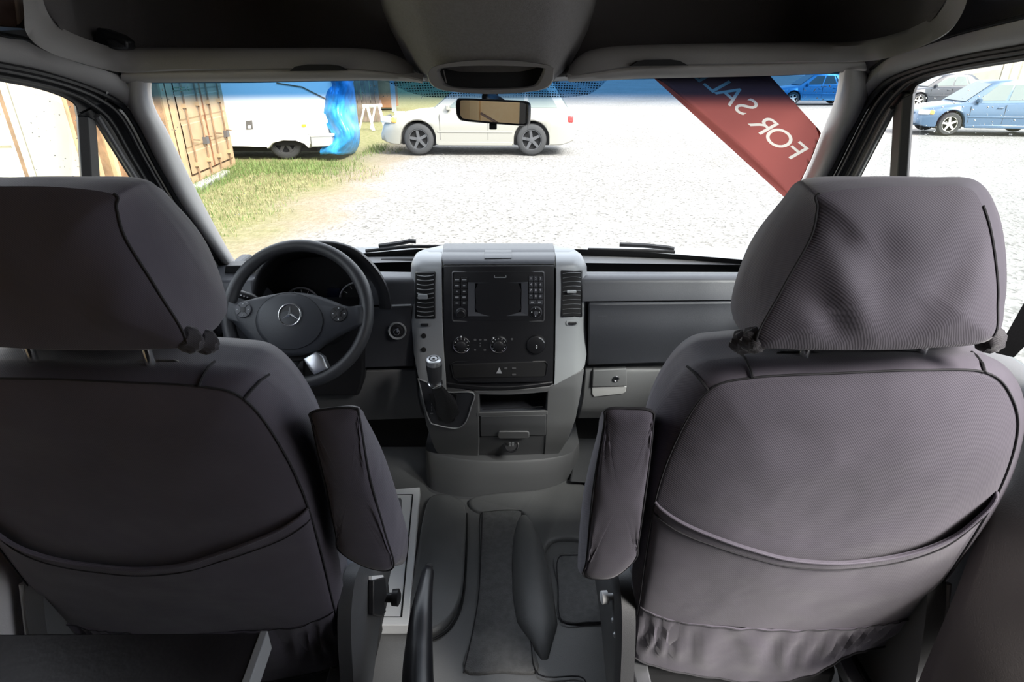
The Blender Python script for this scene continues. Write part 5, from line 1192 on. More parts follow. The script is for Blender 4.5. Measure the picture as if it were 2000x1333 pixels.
# grass blades (dense by the container and the blue tarp, thin towards the gravel)
random.seed(11); V = []; Fc = []; FM = []
def blade(x, y, h, w, mi):
    a = random.uniform(0, 6.28); dx, dy = math.cos(a) * w, math.sin(a) * w; lx, ly = random.uniform(-.6, .6) * h, random.uniform(-.6, .6) * h
    k = len(V); z = GZ - .03
    V.extend([(x - dx, y - dy, z), (x + dx, y + dy, z), (x + dx * .6 + lx * .4, y + dy * .6 + ly * .4, z + h * .6), (x - dx * .6 + lx * .4, y - dy * .6 + ly * .4, z + h * .6), (x + lx, y + ly, z + h)])
    Fc.extend([(k, k + 1, k + 2, k + 3), (k + 3, k + 2, k + 4)]); FM.extend([mi, mi])
cnt = 0
while cnt < 17000:
    x = random.uniform(-7.6, -1.9); y = random.uniform(4.2, 17)
    lim = -3.0 + 1.0 * noise.noise(Vector((x * .5, y * .5, 2)))
    d = (lim - x)
    pr = min(1, max(0, d / 1.6)) * (0.5 + .5 * max(0, noise.noise(Vector((x * .9, y * .9, 5))) + .5))
    if random.random() > pr or (y > 13.9 and x < -3.7) or x < -6.15: continue
    lush = (y > 12.3 and x < -3.2) or (x < -5.2)
    h = random.uniform(.05, .10) if not lush else random.uniform(.07, .17)
    if random.random() > .35 and not lush: mi = 1
    else: mi = random.choice((0, 0, 2))
    blade(x, y, h, .006, mi); cnt += 1
me = bpy.data.meshes.new('grass'); me.from_pydata(V, [], Fc)
for mm in (plain('fresh_grass', (.095, .145, .035), .8, var=.3, vscale=3), plain('dry_grass', (.235, .215, .105), .85, var=.2, vscale=3), plain('mid_grass', (.15, .18, .06), .8)): me.materials.append(mm)
me.polygons.foreach_set('material_index', FM); go = bpy.data.objects.new('grass', me); C.objects.link(go)
tag(go, 'patchy green and straw coloured grass beside the gravel yard', 'grass', kind='stuff')
# loose stones
random.seed(5); m = MB()
for _ in range(4200):
    y = 3.0 + 13 * random.random() ** 1.4; x = random.uniform(-2.2, 4.2) * (0.35 + y / 10)
    if x < -2.3: continue
    r = random.uniform(.007, .019); c = Vector((x, y, GZ - .012 + r * .4)); q = [Vector((random.uniform(.7, 1.2) * a, random.uniform(.7, 1.2) * b, random.uniform(.5, .9) * cc)) * r for a, b, cc in ((1, 0, 0), (0, 1, 0), (-1, 0, 0), (0, -1, 0), (0, 0, 1))]
    m.add([c + p for p in q], [(0, 1, 4), (1, 2, 4), (2, 3, 4), (3, 0, 4)])
st_ = m.build('gravel', plain('loose_stone', (.25, .245, .235), .9, var=.25, vscale=25), smooth=0); tag(st_, 'loose pale gravel stones scattered over the yard', 'gravel', kind='stuff')

# ---- shipping container with its barred door end facing the van
M['cont'] = plain('tan_container_paint', (.38, .262, .15), .55, var=.10, vscale=3, bump=.1, bscale=20)
M['cont_d'] = plain('worn_brown_paint', (.20, .12, .065), .7, var=.25, vscale=6)
M['lock'] = plain('dull_lock_steel', (.09, .085, .085), .6)
M['rust'] = plain('rusty_steel', (.22, .10, .05), .8, var=.4, vscale=8)
M['cont_pale'] = plain('cream_container_paint', (.62, .58, .47), .55, var=.05, vscale=2)
p0 = G0(378, 364); p1 = G0(461, 324); dd = (p1 - p0); dd.z = 0; dd = dd.normalized() * 2.44; p0 = p1 - dd
en = Vector((dd.y, -dd.x, 0)).normalized()          # outward normal of the door end
ct = empty('shipping_container', p0, 'tan shipping container with barred double doors beside the white camper', 'container')
HC = 2.75; up = Vector((0, 0, 1)); d1 = dd.normalized(); Lc = 6.0
def CPt(a, z, o=0.0): return p0 + d1 * a + up * z + en * o
m = MB(); m.loft([[CPt(0.03, .12, -.05), CPt(2.41, .12, -.05), CPt(2.41, HC - .05, -.05), CPt(.03, HC - .05, -.05)], [CPt(0.03, .12, -Lc), CPt(2.41, .12, -Lc), CPt(2.41, HC - .05, -Lc), CPt(.03, HC - .05, -Lc)]]); m.build('container_core', M['cont_d'], ct, smooth=0)
def corr_wall(a0, a1, fn, name, mat, par, step=.28, dep=.045):
    r0 = []; x = a0; k = 0
    while x < a1:
        for q, o in ((0, 0), (step * .25, 0), (step * .5, -dep), (step * .75, -dep)):
            if x + q <= a1: r0.append((x + q, o))
        x += step
    r0.append((a1, 0))
    m = MB(); m.grid([[fn(a, z, o) for a, o in r0] for z in (.16, HC - .12)]); return m.build(name, mat, par, smooth=0)
s1 = -d1
corr_wall(.1, Lc - .1, lambda a, z, o: p0 + up * z - en * a + s1 * (.0 + o), 'corrugated_side', M['cont'], ct)
corr_wall(.1, Lc - .1, lambda a, z, o: p1 + up * z - en * a - s1 * (.0 + o), 'corrugated_side', M['cont'], ct)
for a in (0.0, 2.36):
    for o in (0, -Lc + .08): m = MB(); m.loft([[CPt(a, z, o), CPt(a + .08, z, o), CPt(a + .08, z, o - .08), CPt(a, z, o - .08)] for z in (0, HC)]); m.build('corner_post', M['cont'], ct, smooth=0)
for z in (.02, HC - .16):
    m = MB(); m.prism([CPt(.05, z, 0.01), CPt(2.40, z, .01), CPt(2.40, z + .14, .01), CPt(.05, z + .14, .01)], -en * .1); m.build('end_rail', M['cont'], ct, smooth=0)
    for (q, dv) in ((p0, s1), (p1, -s1)):
        m = MB(); m.prism([q + up * z + dv * .02, q + up * (z + .14) + dv * .02, q + up * (z + .14) + dv * .02 - en * Lc, q + up * z + dv * .02 - en * Lc], -dv * .08); m.build('side_rail', M['cont'], ct, smooth=0)
for k, (a0, a1) in enumerate(((.10, 1.20), (1.24, 2.34))):
    m = MB(); r0 = []
    for j in range(5):
        z0 = .20 + j * .47
        for q, o in ((0, .012), (.36, .012), (.38, .002), (.44, .002)): r0.append((z0 + q, o))
    m.grid([[CPt(a, z, o) for z, o in r0] for a in (a0, a1)]); dr1 = m.build('container_door', M['cont'], ct, smooth=0)
    for a in (a0 + .22, a0 + .82):
        m = MB(); m.tube([CPt(a, .10, .05), CPt(a, HC - .1, .05)], .017, 8); m.build('locking_bar', M['cont_d'], dr1)
        for z in (.35, 1.35, 2.3): m = MB(); m.box(CPt(a, z, .045), (.08, .08, .07)); m.build('bar_bracket', M['cont'], dr1, smooth=0)
        m = MB(); m.tube([CPt(a, .78, .06), CPt(a + .30, .74, .07)], .012, 6); m.build('bar_handle', M['cont_d'], dr1)
    m = MB(); m.box(CPt((a0 + a1) / 2 + .28, .70, .045), (.10, .10, .12)); m.build('lock_box', M['lock'], dr1, smooth=0)
m = MB(); m.prism([CPt(1.205, .2, .03), CPt(1.235, .2, .03), CPt(1.235, HC - .2, .03), CPt(1.205, HC - .2, .03)], -en * .03); m.build('door_gasket', M['rust'], ct, smooth=0)
cf = empty('concrete_strip', CPt(.9, 0, .12), 'pale concrete strip along the foot of the tan container doors', 'concrete strip')
m = MB(); m.loft([[CPt(a, z, o) for a, o in ((-.25, .03), (1.55, .03), (1.45, .20), (-.25, .26))] for z in (-.03, .055)]); m.build('strip_block', plain('pale_concrete', (.30, .29, .27), .9, var=.15, vscale=6), cf, smooth=0, bevel=.015)
# nearer cream container seen through the driver's window
cc_ = empty('shipping_container', Vector((-7.6, 7.0, GZ)), 'cream ribbed container with a post seen through the driver side window', 'container')
a = PY(-160, 350, 8.2); b = PY(58, 350, 8.8); 
x0, y0 = a.x - 2, 8.0; x1, y1 = b.x, 8.9
dv = Vector((x1 - x0, y1 - y0, 0)).normalized(); nn_ = Vector((dv.y, -dv.x, 0)); Lw = math.hypot(x1 - x0, y1 - y0)
m = MB(); rr = []; z = 0.1; 
while z < 2.5: rr += [(z, .0), (z + .26, .0), (z + .30, -.05), (z + .40, -.05)]; z += .44
m.grid([[Vector((x0, y0, GZ + z)) + dv * s + nn_ * o for z, o in rr] for s in (0, Lw - .08)]); m.build('ribbed_side', M['cont_pale'], cc_, smooth=0)
e1 = Vector((x1, y1, GZ))
m = MB(); m.loft([[e1 + nn_ * .03 - dv * .14 + up * z, e1 + nn_ * .03 + up * z, e1 - nn_ * .1 + up * z, e1 - nn_ * .1 - dv * .14 + up * z] for z in (0, 2.7)]); m.build('corner_post', M['cont_pale'], cc_, smooth=0)
m = MB(); m.loft([[e1 + nn_ * .035 - dv * .10 + up * z, e1 + nn_ * .035 - dv * .05 + up * z, e1 - nn_ * .0 - dv * .05 + up * z, e1 - dv * .1 + up * z] for z in (.3, 2.6)]); m.build('post_recess', M['cont_d'], cc_, smooth=0)
m = MB(); m.loft([[Vector((x0, y0, GZ + z)) - nn_ * .06, e1 - nn_ * .06 + up * (z - 0) , e1 - nn_ * 1.9 + up * z, Vector((x0, y0, GZ + z)) - nn_ * 1.9] for z in (0.05, 2.65)]); m.build('container_core', M['cont_pale'], cc_, smooth=0)

# ---- white camper with its rear wrapped in blue tarpaulin
M['camper'] = plain('white_camper_paint', (.82, .82, .80), .35)
YV = 14.3
cmp_ = empty('camper_van', Vector((PY(520, 300, YV).x, YV + .9, GZ)), 'white camper body with black wheel arch parked beside the tan container', 'camper')
ol = [(330, 30), (640, 30), (650, 110), (650, 165), (645, 200), (640, 236), (640, 266), (606, 268), (608, 280), (604, 290), (594, 281), (578, 275.5), (552, 275), (532, 280), (522, 291), (520, 288), (470, 287), (330, 286)]
fr_ = [PY(u, v, YV) for u, v in ol]
cen = sum(fr_, Vector()) / len(fr_)
m = MB(); m.loft([[p.lerp(cen, .02) for p in fr_], [p + Vector((0, .08, 0)) for p in fr_], [p + Vector((0, 1.9, 0)) for p in fr_]]); m.build('camper_body', M['camper'], cmp_, smooth=35)
def cpan(pts, off, thick, name, mat, bevel=0.0, par=cmp_):
    m = MB(); m.prism([PY(u, v, YV - off) for u, v in pts], (0, thick, 0)); return m.build(name, mat, par, smooth=30, bevel=bevel)
cpan([(480, 236), (492, 235), (494, 252), (481, 253)], .015, .03, 'filler_door', plain('dark_hatch', (.10, .095, .09), .6))
cpan(rrect(487, 248, 6, 6, 2), .02, .02, 'filler_cap', M['white_metal'])
cpan(rrect(593, 245.5, 9, 5, 2), .03, .03, 'marker_light', plain('orange_lens', (.85, .38, .04), .3), .004)
cpan([(606, 266), (648, 265), (650, 286), (608, 288)], .12, .5, 'bumper', plain('grey_bumper', (.30, .31, .31), .5), .02)
cpan([(606, 263), (650, 262), (650, 267), (606, 268)], .13, .5, 'bumper_top', M['camper'], .01)
cpan([(600, 225), (640, 222), (640, 240), (632, 244), (640, 262), (600, 262)], .02, .03, 'corner_panel', M['camper'], .005)
m = MB(); m.tube([PY(540, 162, YV - .01), PY(590, 170, YV - .01), PY(642, 196, YV - .01)], .012, 6); m.build('tie_cord', M['cont_d'], cmp_)
m = MB(); m.tube([PY(588, 219, YV - .005), PY(640, 217, YV - .005)], .006, 6); m.build('body_crease', M['plastic_light'], cmp_)
def road_wheel(c, ax, r, w, par, rim, tyre=None, spokes=5, rr=.66):
    g = empty('wheel', c, parent=par); ax = Vector(ax).normalized()
    MB().lathe(c, ax, [(r * .62, -w / 2), (r * .90, -w / 2), (r * .985, -w * .34), (r, 0), (r * .985, w * .34), (r * .90, w / 2), (r * (rr + .02), w / 2), (r * (rr - .02), w * .38)], 40, cap=False).build('tyre', tyre or M['tyre'], g, smooth=50)
    MB().lathe(c, ax, [(r * (rr - .01), w * .46), (r * (rr - .05), w * .30), (r * (rr - .08), w * .05), (0, w * .03)], 36, cap=False).build('rim_well', M['black_soft'], g)
    x = ax.orthogonal().normalized(); y = ax.cross(x); m = MB()
    for k in range(spokes):
        a = 2 * math.pi * k / spokes + .3; d = x * math.cos(a) + y * math.sin(a); t = x * -math.sin(a) + y * math.cos(a); o = ax * w * .34
        m.prism([c + o + d * r * .10 - t * r * .10, c + o + d * r * (rr - .03) - t * r * .085, c + o + d * r * (rr - .03) + t * r * .085, c + o + d * r * .10 + t * r * .10], -ax * w * .18)
    m.lathe(c + ax * w * .16, ax, [(r * .17, 0), (r * .16, w * .22), (0, w * .24)], 20); m.lathe(c, ax, [(r * rr, w * .36), (r * rr, w * .44), (r * (rr - .05), w * .44), (r * (rr - .06), w * .34)], 36, cap=False)
    m.build('rim', rim, g, smooth=30)
    return g
M['tyre'] = plain('tyre_rubber', (.035, .036, .038), .85)
cw = PY(562, 303, YV + .28); rwh = .40; cw.z = GZ + rwh - .02
road_wheel(cw, (0, -1, 0), rwh, .22, cmp_, plain('grey_steel_rim', (.05, .05, .052), .6), spokes=6)
m = MB(); c0 = PY(560, 287, YV + .5); m.box(Vector((c0.x, YV + .75, GZ + .55)), (1.6, 1.2, .5)); m.build('wheel_well', M['black_soft'], cmp_, smooth=0)
m = MB(); q = PY(560, 300, YV + 1); m.box(Vector((q.x - .8, YV + 1.05, GZ + .38)), (3.6, 1.6, .45)); m.build('underbody', M['black_soft'], cmp_, smooth=0)
# tarp
tp_ = [(60, 600, 672), (110, 632, 684), (150, 640, 688), (168, 644, 690), (185, 638, 691), (205, 632, 693), (222, 628, 695), (240, 634, 699), (258, 648, 701), (272, 644, 701), (284, 634, 699), (294, 624, 694), (301, 626, 688)]
rows = []
for i, (v, uL, uR) in enumerate(tp_):
    r = []
    for k in range(49):
        t = k / 48; a = math.pi * (1 - t); u = lerp(uL, uR, (1 - math.cos(math.pi * t)) / 2 if False else t)
        y = YV - .12 + 1.5 * (abs(2 * t - 1) ** 2.2 if t > .5 else .12 * abs(2 * t - 1) ** 2)
        p = PY(u, v, y); w = .13 * noise.noise(Vector((t * 3.2, v * .035, 1.2))) + .09 * abs(noise.noise(Vector((t * 6 + v * .03, v * .07, 4.2))))
        r.append(p + Vector((w * .5, -w, w * .3)))
    rows.append(r)
rows2 = [resamp(cr([r[k] for r in rows], 4), 49) for k in range(49)]
m = MB(); m.grid(rows2)
tarp = m.build('tarpaulin', plain('blue_tarpaulin', (.03, .25, .56), .34, bump=.8, bscale=7, detail=6, var=.25, vscale=7), smooth=30)
tag(tarp, 'crumpled blue tarpaulin wrapped around the end of the white camper', 'tarpaulin')
sol = tarp.modifiers.new('thick', 'SOLIDIFY'); sol.thickness = .02

# ---- saw horse
sw0 = G0(726, 254)
sh = empty('sawhorse', sw0, 'white wooden sawhorse standing on the grass behind the silver car', 'sawhorse')
Ys = sw0.y; wm = M['white_metal']
def SP_(u, v, y): return PY(u, v, y)
m = MB(); m.tube([SP_(708, 208, Ys + .05), SP_(746, 206, Ys + .05)], .05, 4); m.build('beam', wm, sh, smooth=0)
for (u0, v0, u1, v1, y0_, y1_) in ((717, 207, 730, 254, 0, -.25), (733, 207, 724, 250, 0, .3), (740, 205, 752, 252, 0, -.25), (711, 212, 702, 250, 0, .3)):
    a = SP_(u0, v0, Ys + y0_); b = PY(u1, v1, Ys + y1_); b.z = GZ
    m = MB(); m.tube([a, b], .04, 4); m.build('leg', wm, sh, smooth=0)
# ---- far fence and rusty container
fn = empty('plank_fence', G0(700, 243), 'weathered brown plank fence far behind the blue tarpaulin', 'fence'); YF = 24.0
for k in range(9):
    u0 = 668 + k * 8.6; a = PY(u0, 240, YF); b = PY(u0 + 7.6, 240, YF)
    m = MB(); m.box(((a.x + b.x) / 2, YF + .02 * (k % 2), GZ + 1.4), (b.x - a.x, .03, 2.8)); m.build('plank', M['fence'] if 'fence' in M else M['brown'], fn, smooth=0)
m = MB(); a = PY(660, 240, YF + .08); b = PY(748, 240, YF + .08); m.box(((a.x + b.x) / 2, YF + .08, GZ + 1.9), (b.x - a.x, .06, .12)); m.box(((a.x + b.x) / 2, YF + .08, GZ + .7), (b.x - a.x, .06, .12)); m.build('fence_rail', M['brown'], fn, smooth=0)
YK = 30.0
rs = empty('scrap_bin', PY(752, 225, YK), 'rusty orange steel bin far behind the sawhorse', 'bin'); a = PY(726, 218, YK); b = PY(768, 218, YK)
m = MB(); m.box(((a.x + b.x) / 2, YK + .8, GZ + .75), (b.x - a.x, 1.6, 1.3)); m.build('bin_body', plain('orange_rust_paint', (.30, .14, .06), .7, var=.25, vscale=2), rs, smooth=0, bevel=.03)
m = MB(); m.box(((a.x + b.x) / 2, YK + .8, GZ + 1.42), (b.x - a.x + .1, 1.7, .10)); m.build('bin_rim', M['rust'], rs, smooth=0)
pst = empty('steel_post', PY(770, 215, 29), 'grey steel post far behind the front of the silver car', 'post')
m = MB(); a = PY(770, 215, 29); m.box((a.x, 29, GZ + 1.5), (.18, .18, 3.0)); m.build('post_shaft', plain('grey_steel', (.25, .26, .27), .6), pst, smooth=0)

# ---- cars
M['trim_dark'] = plain('dark_car_trim', (.05, .05, .052), .6)
def car(label, loc, rz, paint, Lh, Wd, prof, roof, wheels, wr, glassm, rimm, arch_dark=True, zb0=.24, cat='car', lamp=(1, 1), lamp_z=.70, cladding=False):
    """front along +x, left along +y; prof: (x, top z) of the lower body; roof: belt/roof corners"""
    root = empty('car', loc, label, cat, rz=rz)
    hw = Wd / 2
    xs = set()
    for i in range(61): xs.add(round(-Lh / 2 + Lh * i / 60, 4))
    Ra = wr * 1.19
    for xw in wheels:
        for k in range(-12, 13): xs.add(round(xw + Ra * math.sin(math.pi / 2 * k / 12), 4))
    xs = sorted(xs); rings = []
    for x in xs:
        e = abs(x) / (Lh / 2); w = hw * (1 - .16 * max(0, (e - .72) / .28) ** 2.2)
        zb = zb0 + .10 * max(0, (e - .86) / .14) ** 1.5
        for xw in wheels:
            if abs(x - xw) < Ra: zb = max(zb, wr + math.sqrt(Ra * Ra - (x - xw) ** 2))
        zt = stab(prof, x); h = zt - zb0
        q = []
        for (f, z) in ((.97, zb), (.995, zb + .02), (1.0, max(zb + .03, zb0 + h * .5)), (.995, max(zb + .04, zb0 + h * .68)), (.96, max(zb + .05, zt - .07)), (.88, max(zb + .06, zt - .015)), (.6, zt + .012), (.0, zt + .022)): q.append((f * w, z))
        rings.append([Vector((x, y, z)) for y, z in q] + [Vector((x, -y, z)) for y, z in q[-2::-1]])
    m = MB(); m.loft(rings); body = m.build('car_body', paint, root, smooth=38, local=True)
    # cabin
    (xf0, zf0), (xf1, zf1), (xr1, zr1), (xr0, zr0) = roof
    wb_, wt_ = hw * .90, hw * .70
    def sec(k):                                 # k 0 belt .. 1 roof
        xf = lerp(xf0, xf1, k); xr = lerp(xr0, xr1, k); zf = lerp(zf0, zf1, k); zr = lerp(zr0, zr1, k); w = lerp(wb_, wt_, k)
        pts = []
        for i in range(9):
            t = i / 8; pts.append(Vector((lerp(xf, xr, t), w * (1 - .10 * (2 * t - 1) ** 4), lerp(zf, zr, t) + .03 * math.sin(math.pi * t) * k)))
        return pts + [Vector((p.x, -p.y, p.z)) for p in reversed(pts)]
    top = sec(1.0); tc_ = sum(top, Vector()) / len(top)
    m = MB(); m.loft([sec(-.15), sec(0), sec(.5), sec(.96), [tc_ + (p - tc_) * .95 + Vector((0, 0, .03)) for p in top], [tc_ + (p - tc_) * .5 + Vector((0, 0, .05)) for p in top]]); m.build('cabin', paint, root, smooth=50, local=True)
    def sidept(t, k, sgn, off=.008):
        a = sec(k); i = min(int(t * 8), 7); f = t * 8 - i; p = a[i].lerp(a[i + 1], f); return Vector((p.x, sgn * (p.y + off), p.z))
    for sgn in (1, -1):
        for (t0, t1, t2, t3) in ((.10, .40, .13, .40), (.43, .68, .43, .68), (.715, .93, .715, .90)):
            rows = [[sidept(lerp(lerp(t0, t2, j), lerp(t1, t3, j), i / 8), lerp(.10, .86, j), sgn) for i in range(9)] for j in (0, .5, 1)]
            m = MB(); m.slab(rows, (0, -sgn * .012, 0)); m.build('side_window', glassm, root, smooth=30, local=True)
        m = MB(); p = sidept(.10, .12, sgn, .10); m.box(p, (.09, .17, .12)); m.build('door_mirror', paint, root, bevel=.02, local=True)
        yy = sgn * (hw + .004)
        for xd in (lerp(xf0, xr0, .415) , lerp(xf0, xr0, .71), lerp(xf0, xr0, .06)):
            z1 = stab(prof, xd) - .08; m = MB(); m.box((xd, sgn * hw * .996, (zb0 + .12 + z1) / 2), (.010, .012, z1 - zb0 - .12)); m.build('door_gap', M['trim_dark'], root, smooth=0, local=True)
        for xd in (lerp(xf0, xr0, .36), lerp(xf0, xr0, .64)):
            m = MB(); m.box((xd, sgn * hw * 1.0, stab(prof, xd) - .16), (.16, .03, .03)); m.build('door_handle', paint, root, bevel=.008, local=True)
        x0_, x1_ = wheels[1] + Ra + .03, wheels[0] - Ra - .03
        m = MB(); m.box(((x0_ + x1_) / 2, sgn * (hw - .01), zb0 + .30), (x1_ - x0_, .035, .05)); m.build('side_moulding', paint, root, bevel=.01, local=True)
        m = MB(); m.box(((x0_ + x1_) / 2, sgn * (hw - .025), zb0 + .03), (x1_ - x0_, .05, .09)); m.build('sill', paint, root, bevel=.015, local=True)
        xf = Lh / 2
        for nm, xx, mt, ln in (('headlight', xf - .16, M['lens'], .30), ('indicator', xf - .36, M['amber'], .12), ('tail_light', -xf + .10, M['lens_red'], .14)):
            e = abs(xx) / (Lh / 2); w = hw * (1 - .16 * max(0, (e - .72) / .28) ** 2.2)
            hgt = .14 if nm != 'tail_light' else .15
            zc = lamp_z + (0 if nm != 'tail_light' else .02)
            ang = sgn * (.55 if nm == 'headlight' else .25) * (1 if xx > 0 else -1) * -1
            m = MB(); m.box((xx, sgn * (w - .035), zc), (ln, .10, hgt), Matrix.Rotation(ang * .8, 3, 'Z')); m.build(nm, mt, root, bevel=.03, local=True)
    # windshield and rear glass
    for (xa, za, xb, zb_) in ((xf0, zf0, xf1, zf1), (xr0, zr0, xr1, zr1)):
        sg = 1 if xa == xf0 else -1; rows = []
        for j in (.06, .5, .92):
            w = lerp(wb_, wt_, j) * .86; rows.append([Vector((lerp(xa, xb, j) + sg * (.02 - .0 * (i - 4) ** 2), w * (i - 4) / 4, lerp(za, zb_, j) + .012)) for i in range(9)])
        m = MB(); m.slab(rows, (-sg * .02, 0, 0)); m.build('windshield' if sg > 0 else 'rear_window', glassm, root, smooth=30, local=True)
    # ends: bumpers, grille
    for sg in (1, -1):
        m = MB(); rr = []
        for z, o in ((zb0 + .02, -.05), (zb0 + .10, .03), (zb0 + .26, .05), (zb0 + .34, .0)):
            rr.append([Vector((sg * (Lh / 2 + o - .26 * abs(k / 6) ** 3), hw * .93 * k / 6, z)) for k in range(-6, 7)])
        m.slab(rr, (-sg * .05, 0, 0)); m.build('bumper', paint, root, smooth=50, local=True, bevel=.01)
    m = MB(); m.box((Lh / 2 - .015, 0, lamp_z - .02), (.06, .62, .12)); m.build('grille', M['trim_dark'], root, bevel=.015, local=True)
    # underbody and wheel wells
    m = MB(); m.box((0, 0, zb0 + .09), (Lh * .86, Wd * .84, .16)); 
    for xw in wheels: m.box((xw, 0, wr + .12), (Ra * 1.96, Wd * .86, .5))
    m.build('underbody', M['black_soft'], root, smooth=0, local=True)
    wm_ = world_of(root)
    for xw in wheels:
        for sgn in (1, -1):
            g = road_wheel(wm_ @ Vector((xw, sgn * (hw - .11), wr)), wm_.to_3x3() @ Vector((0, sgn, 0)), wr, .21, root, rimm)
    return root
M['lens'] = plain('headlight_lens', (.75, .76, .76), .15); M['amber'] = plain('amber_lens', (.80, .45, .12), .25); M['lens_red'] = plain('red_tail_lens', (.75, .05, .05), .25)
silver = plain('champagne_car_paint', (.285, .28, .25), .32, metal=.15, coat=.5); blue = plain('steel_blue_car_paint', (.07, .125, .20), .3, metal=.2, coat=.5)
dark = plain('charcoal_car_paint', (.035, .04, .05), .3, coat=.5); teal = plain('bright_blue_car_paint', (.05, .20, .36), .3, metal=.2, coat=.5)
grey_rim = plain('dark_grey_rim', (.085, .088, .095), .5, metal=.3); bright_rim = plain('bright_alloy_rim', (.68, .66, .60), .4, metal=.5)
# silver estate seen side-on through the windshield
gA = G0(826, 301); gB = G0(1042, 303); wb1 = (gB - gA).length; sc1 = wb1 / 2.60
ctr = (gA + gB) / 2
car('silver beige estate car parked side-on behind the interior mirror', (ctr.x + .02, ctr.y + .75, GZ), math.pi + math.atan2(gB.y - gA.y, gB.x - gA.x) * .6, silver, 4.45 * sc1, 1.74 * sc1,
    [(-2.25 * sc1, .85), (-2.15 * sc1, 1.02), (-1.5 * sc1, 1.05), (.55 * sc1, 1.02), (.9 * sc1, 1.0), (1.5 * sc1, .95), (1.95 * sc1, .86), (2.15 * sc1, .74), (2.23 * sc1, .55)],
    ((1.02 * sc1, 1.0), (.30 * sc1, 1.62), (-1.72 * sc1, 1.60), (-2.08 * sc1, 1.02)), (1.34 * sc1, -1.26 * sc1), .345 * sc1, M['car_glass_pale'], grey_rim, lamp_z=.80)
# blue sedan through the passenger window
gA = G0(1876, 268)
car('steel blue sedan with bright alloy wheels seen through the passenger window', (gA.x + 1.38, gA.y + 1.05, GZ), math.pi - .16, blue, 4.65, 1.74,
    [(-2.33, .75), (-2.2, .98), (-1.4, 1.0), (.6, .95), (.95, .93), (1.5, .88), (2.0, .78), (2.25, .66), (2.33, .5)],
    ((1.10, .93), (.35, 1.50), (-.95, 1.48), (-1.55, .98)), (1.40, -1.27), .33, M['car_glass_pale'], bright_rim, lamp_z=.66)
gA = G0(1838, 212)
car('dark charcoal car parked behind the steel blue sedan', (gA.x + .6, gA.y + 1.2, GZ), math.pi - .10, dark, 4.6, 1.74,
    [(-2.3, .75), (-2.2, .98), (-1.4, 1.0), (.6, .95), (.95, .93), (1.5, .88), (2.0, .80), (2.25, .66), (2.3, .5)],
    ((1.10, .93), (.35, 1.46), (-.95, 1.46), (-1.6, .98)), (1.38, -1.27), .32, M['car_glass_pale'], bright_rim, lamp_z=.66)
gA = G0(1553, 206)
car('bright blue car far behind the red sale banner', (gA.x + 1.3, gA.y + .9, GZ), math.pi - .05, teal, 4.6, 1.74,
    [(-2.3, .75), (-2.2, .98), (-1.4, 1.0), (.6, .95), (.95, .93), (1.5, .88), (2.0, .80), (2.25, .66), (2.3, .5)],
    ((1.10, .93), (.35, 1.46), (-.95, 1.46), (-1.6, .98)), (1.38, -1.27), .32, M['car_glass'], bright_rim, lamp_z=.66)
# ---- buildings at the far right
bd_ = empty('shed', Vector((34, 42, GZ)), 'beige ribbed metal shed at the far right beyond the parked cars', 'shed')
a = PY(1950, 165, 40); b = PY(2140, 165, 40)
m = MB(); r0 = []; x = a.x; k = 0
while x < b.x: r0 += [(x, 0), (x + .25, 0), (x + .32, .06), (x + .5, .06)]; x += .57
m.grid([[Vector((x, 40 + o, z)) for x, o in r0] for z in (GZ, 4.0)]); m.build('ribbed_wall', plain('beige_siding', (.45, .42, .33), .6), bd_, smooth=0)
m = MB(); m.box(((a.x + b.x) / 2, 42.0, 1.6), (b.x - a.x, 3.8, 4.5)); m.build('shed_core', M['cont_pale'], bd_, smooth=0)
b2 = empty('workshop_building', Vector((30, 48, GZ)), 'long white building with small windows behind the steel blue sedan', 'building')
a = PY(1650, 165, 46); b = PY(1960, 165, 46)
m = MB(); m.box(((a.x + b.x) / 2, 49, 1.4), (b.x - a.x, 6, 4.1)); m.build('building_wall', plain('white_wall_paint', (.82, .81, .78), .7), b2, smooth=0)
for u in (1912, 1938):
    c = PY(u, 141, 45.98); f = MB(); f.box((c.x, 45.98, c.z), (.62, .06, .22)); f.build('window', M['car_glass_pale'], b2, smooth=0)

# ---- sale banner stuck on the outside of the windshield
bn = empty('sale_banner', PG(1450, 250, -.004), 'red sale banner with white mirrored lettering stuck across the windshield corner', 'banner')
cq = [(1262, 136), (1488, 134), (1645, 306), (1562, 402)]
from mathutils.geometry import delaunay_2d_cdt
P2 = []; F2 = []
for i in range(25):
    t = i / 24; a = Vector((*cq[0], 0)).lerp(Vector((*cq[3], 0)), t); b = Vector((*cq[1], 0)).lerp(Vector((*cq[2], 0)), t)
    a.x += 6 * math.sin(math.pi * t) * .9; a.y -= 5 * math.sin(math.pi * t)
    for k in range(21): P2.append(a.lerp(b, k / 20).to_2d())
for i in range(24):
    for k in range(20): F2.append([i * 21 + k, i * 21 + k + 1, (i + 1) * 21 + k + 1, (i + 1) * 21 + k])
nf = len(F2)
letters = [('F', 1553.5, 296), ('O', 1522, 272.5), ('R', 1491, 245), ('S', 1457.5, 211), ('A', 1428, 187), ('L', 1400, 166), ('E', 1374, 146)]
owner = {}
for li, (ch, u, v) in enumerate(letters):
    vv, ff = text_geo(ch, 1.0); xs_ = [p.x for p in vv]; ys_ = [p.y for p in vv]; cx = (min(xs_) + max(xs_)) / 2; cy = (min(ys_) + max(ys_)) / 2; k0 = len(P2)
    for p in vv:
        x = (p.x - cx) / .70; y = (p.y - cy) / .70
        P2.append(Vector((u + x * -34 + y * 37, v + x * -29 + y * -21)))
    for f in ff: owner[len(F2)] = li; F2.append([k0 + i for i in f])
pv, _, pf, _, _, of = delaunay_2d_cdt(P2, [], F2, 1, 1e-3, True)
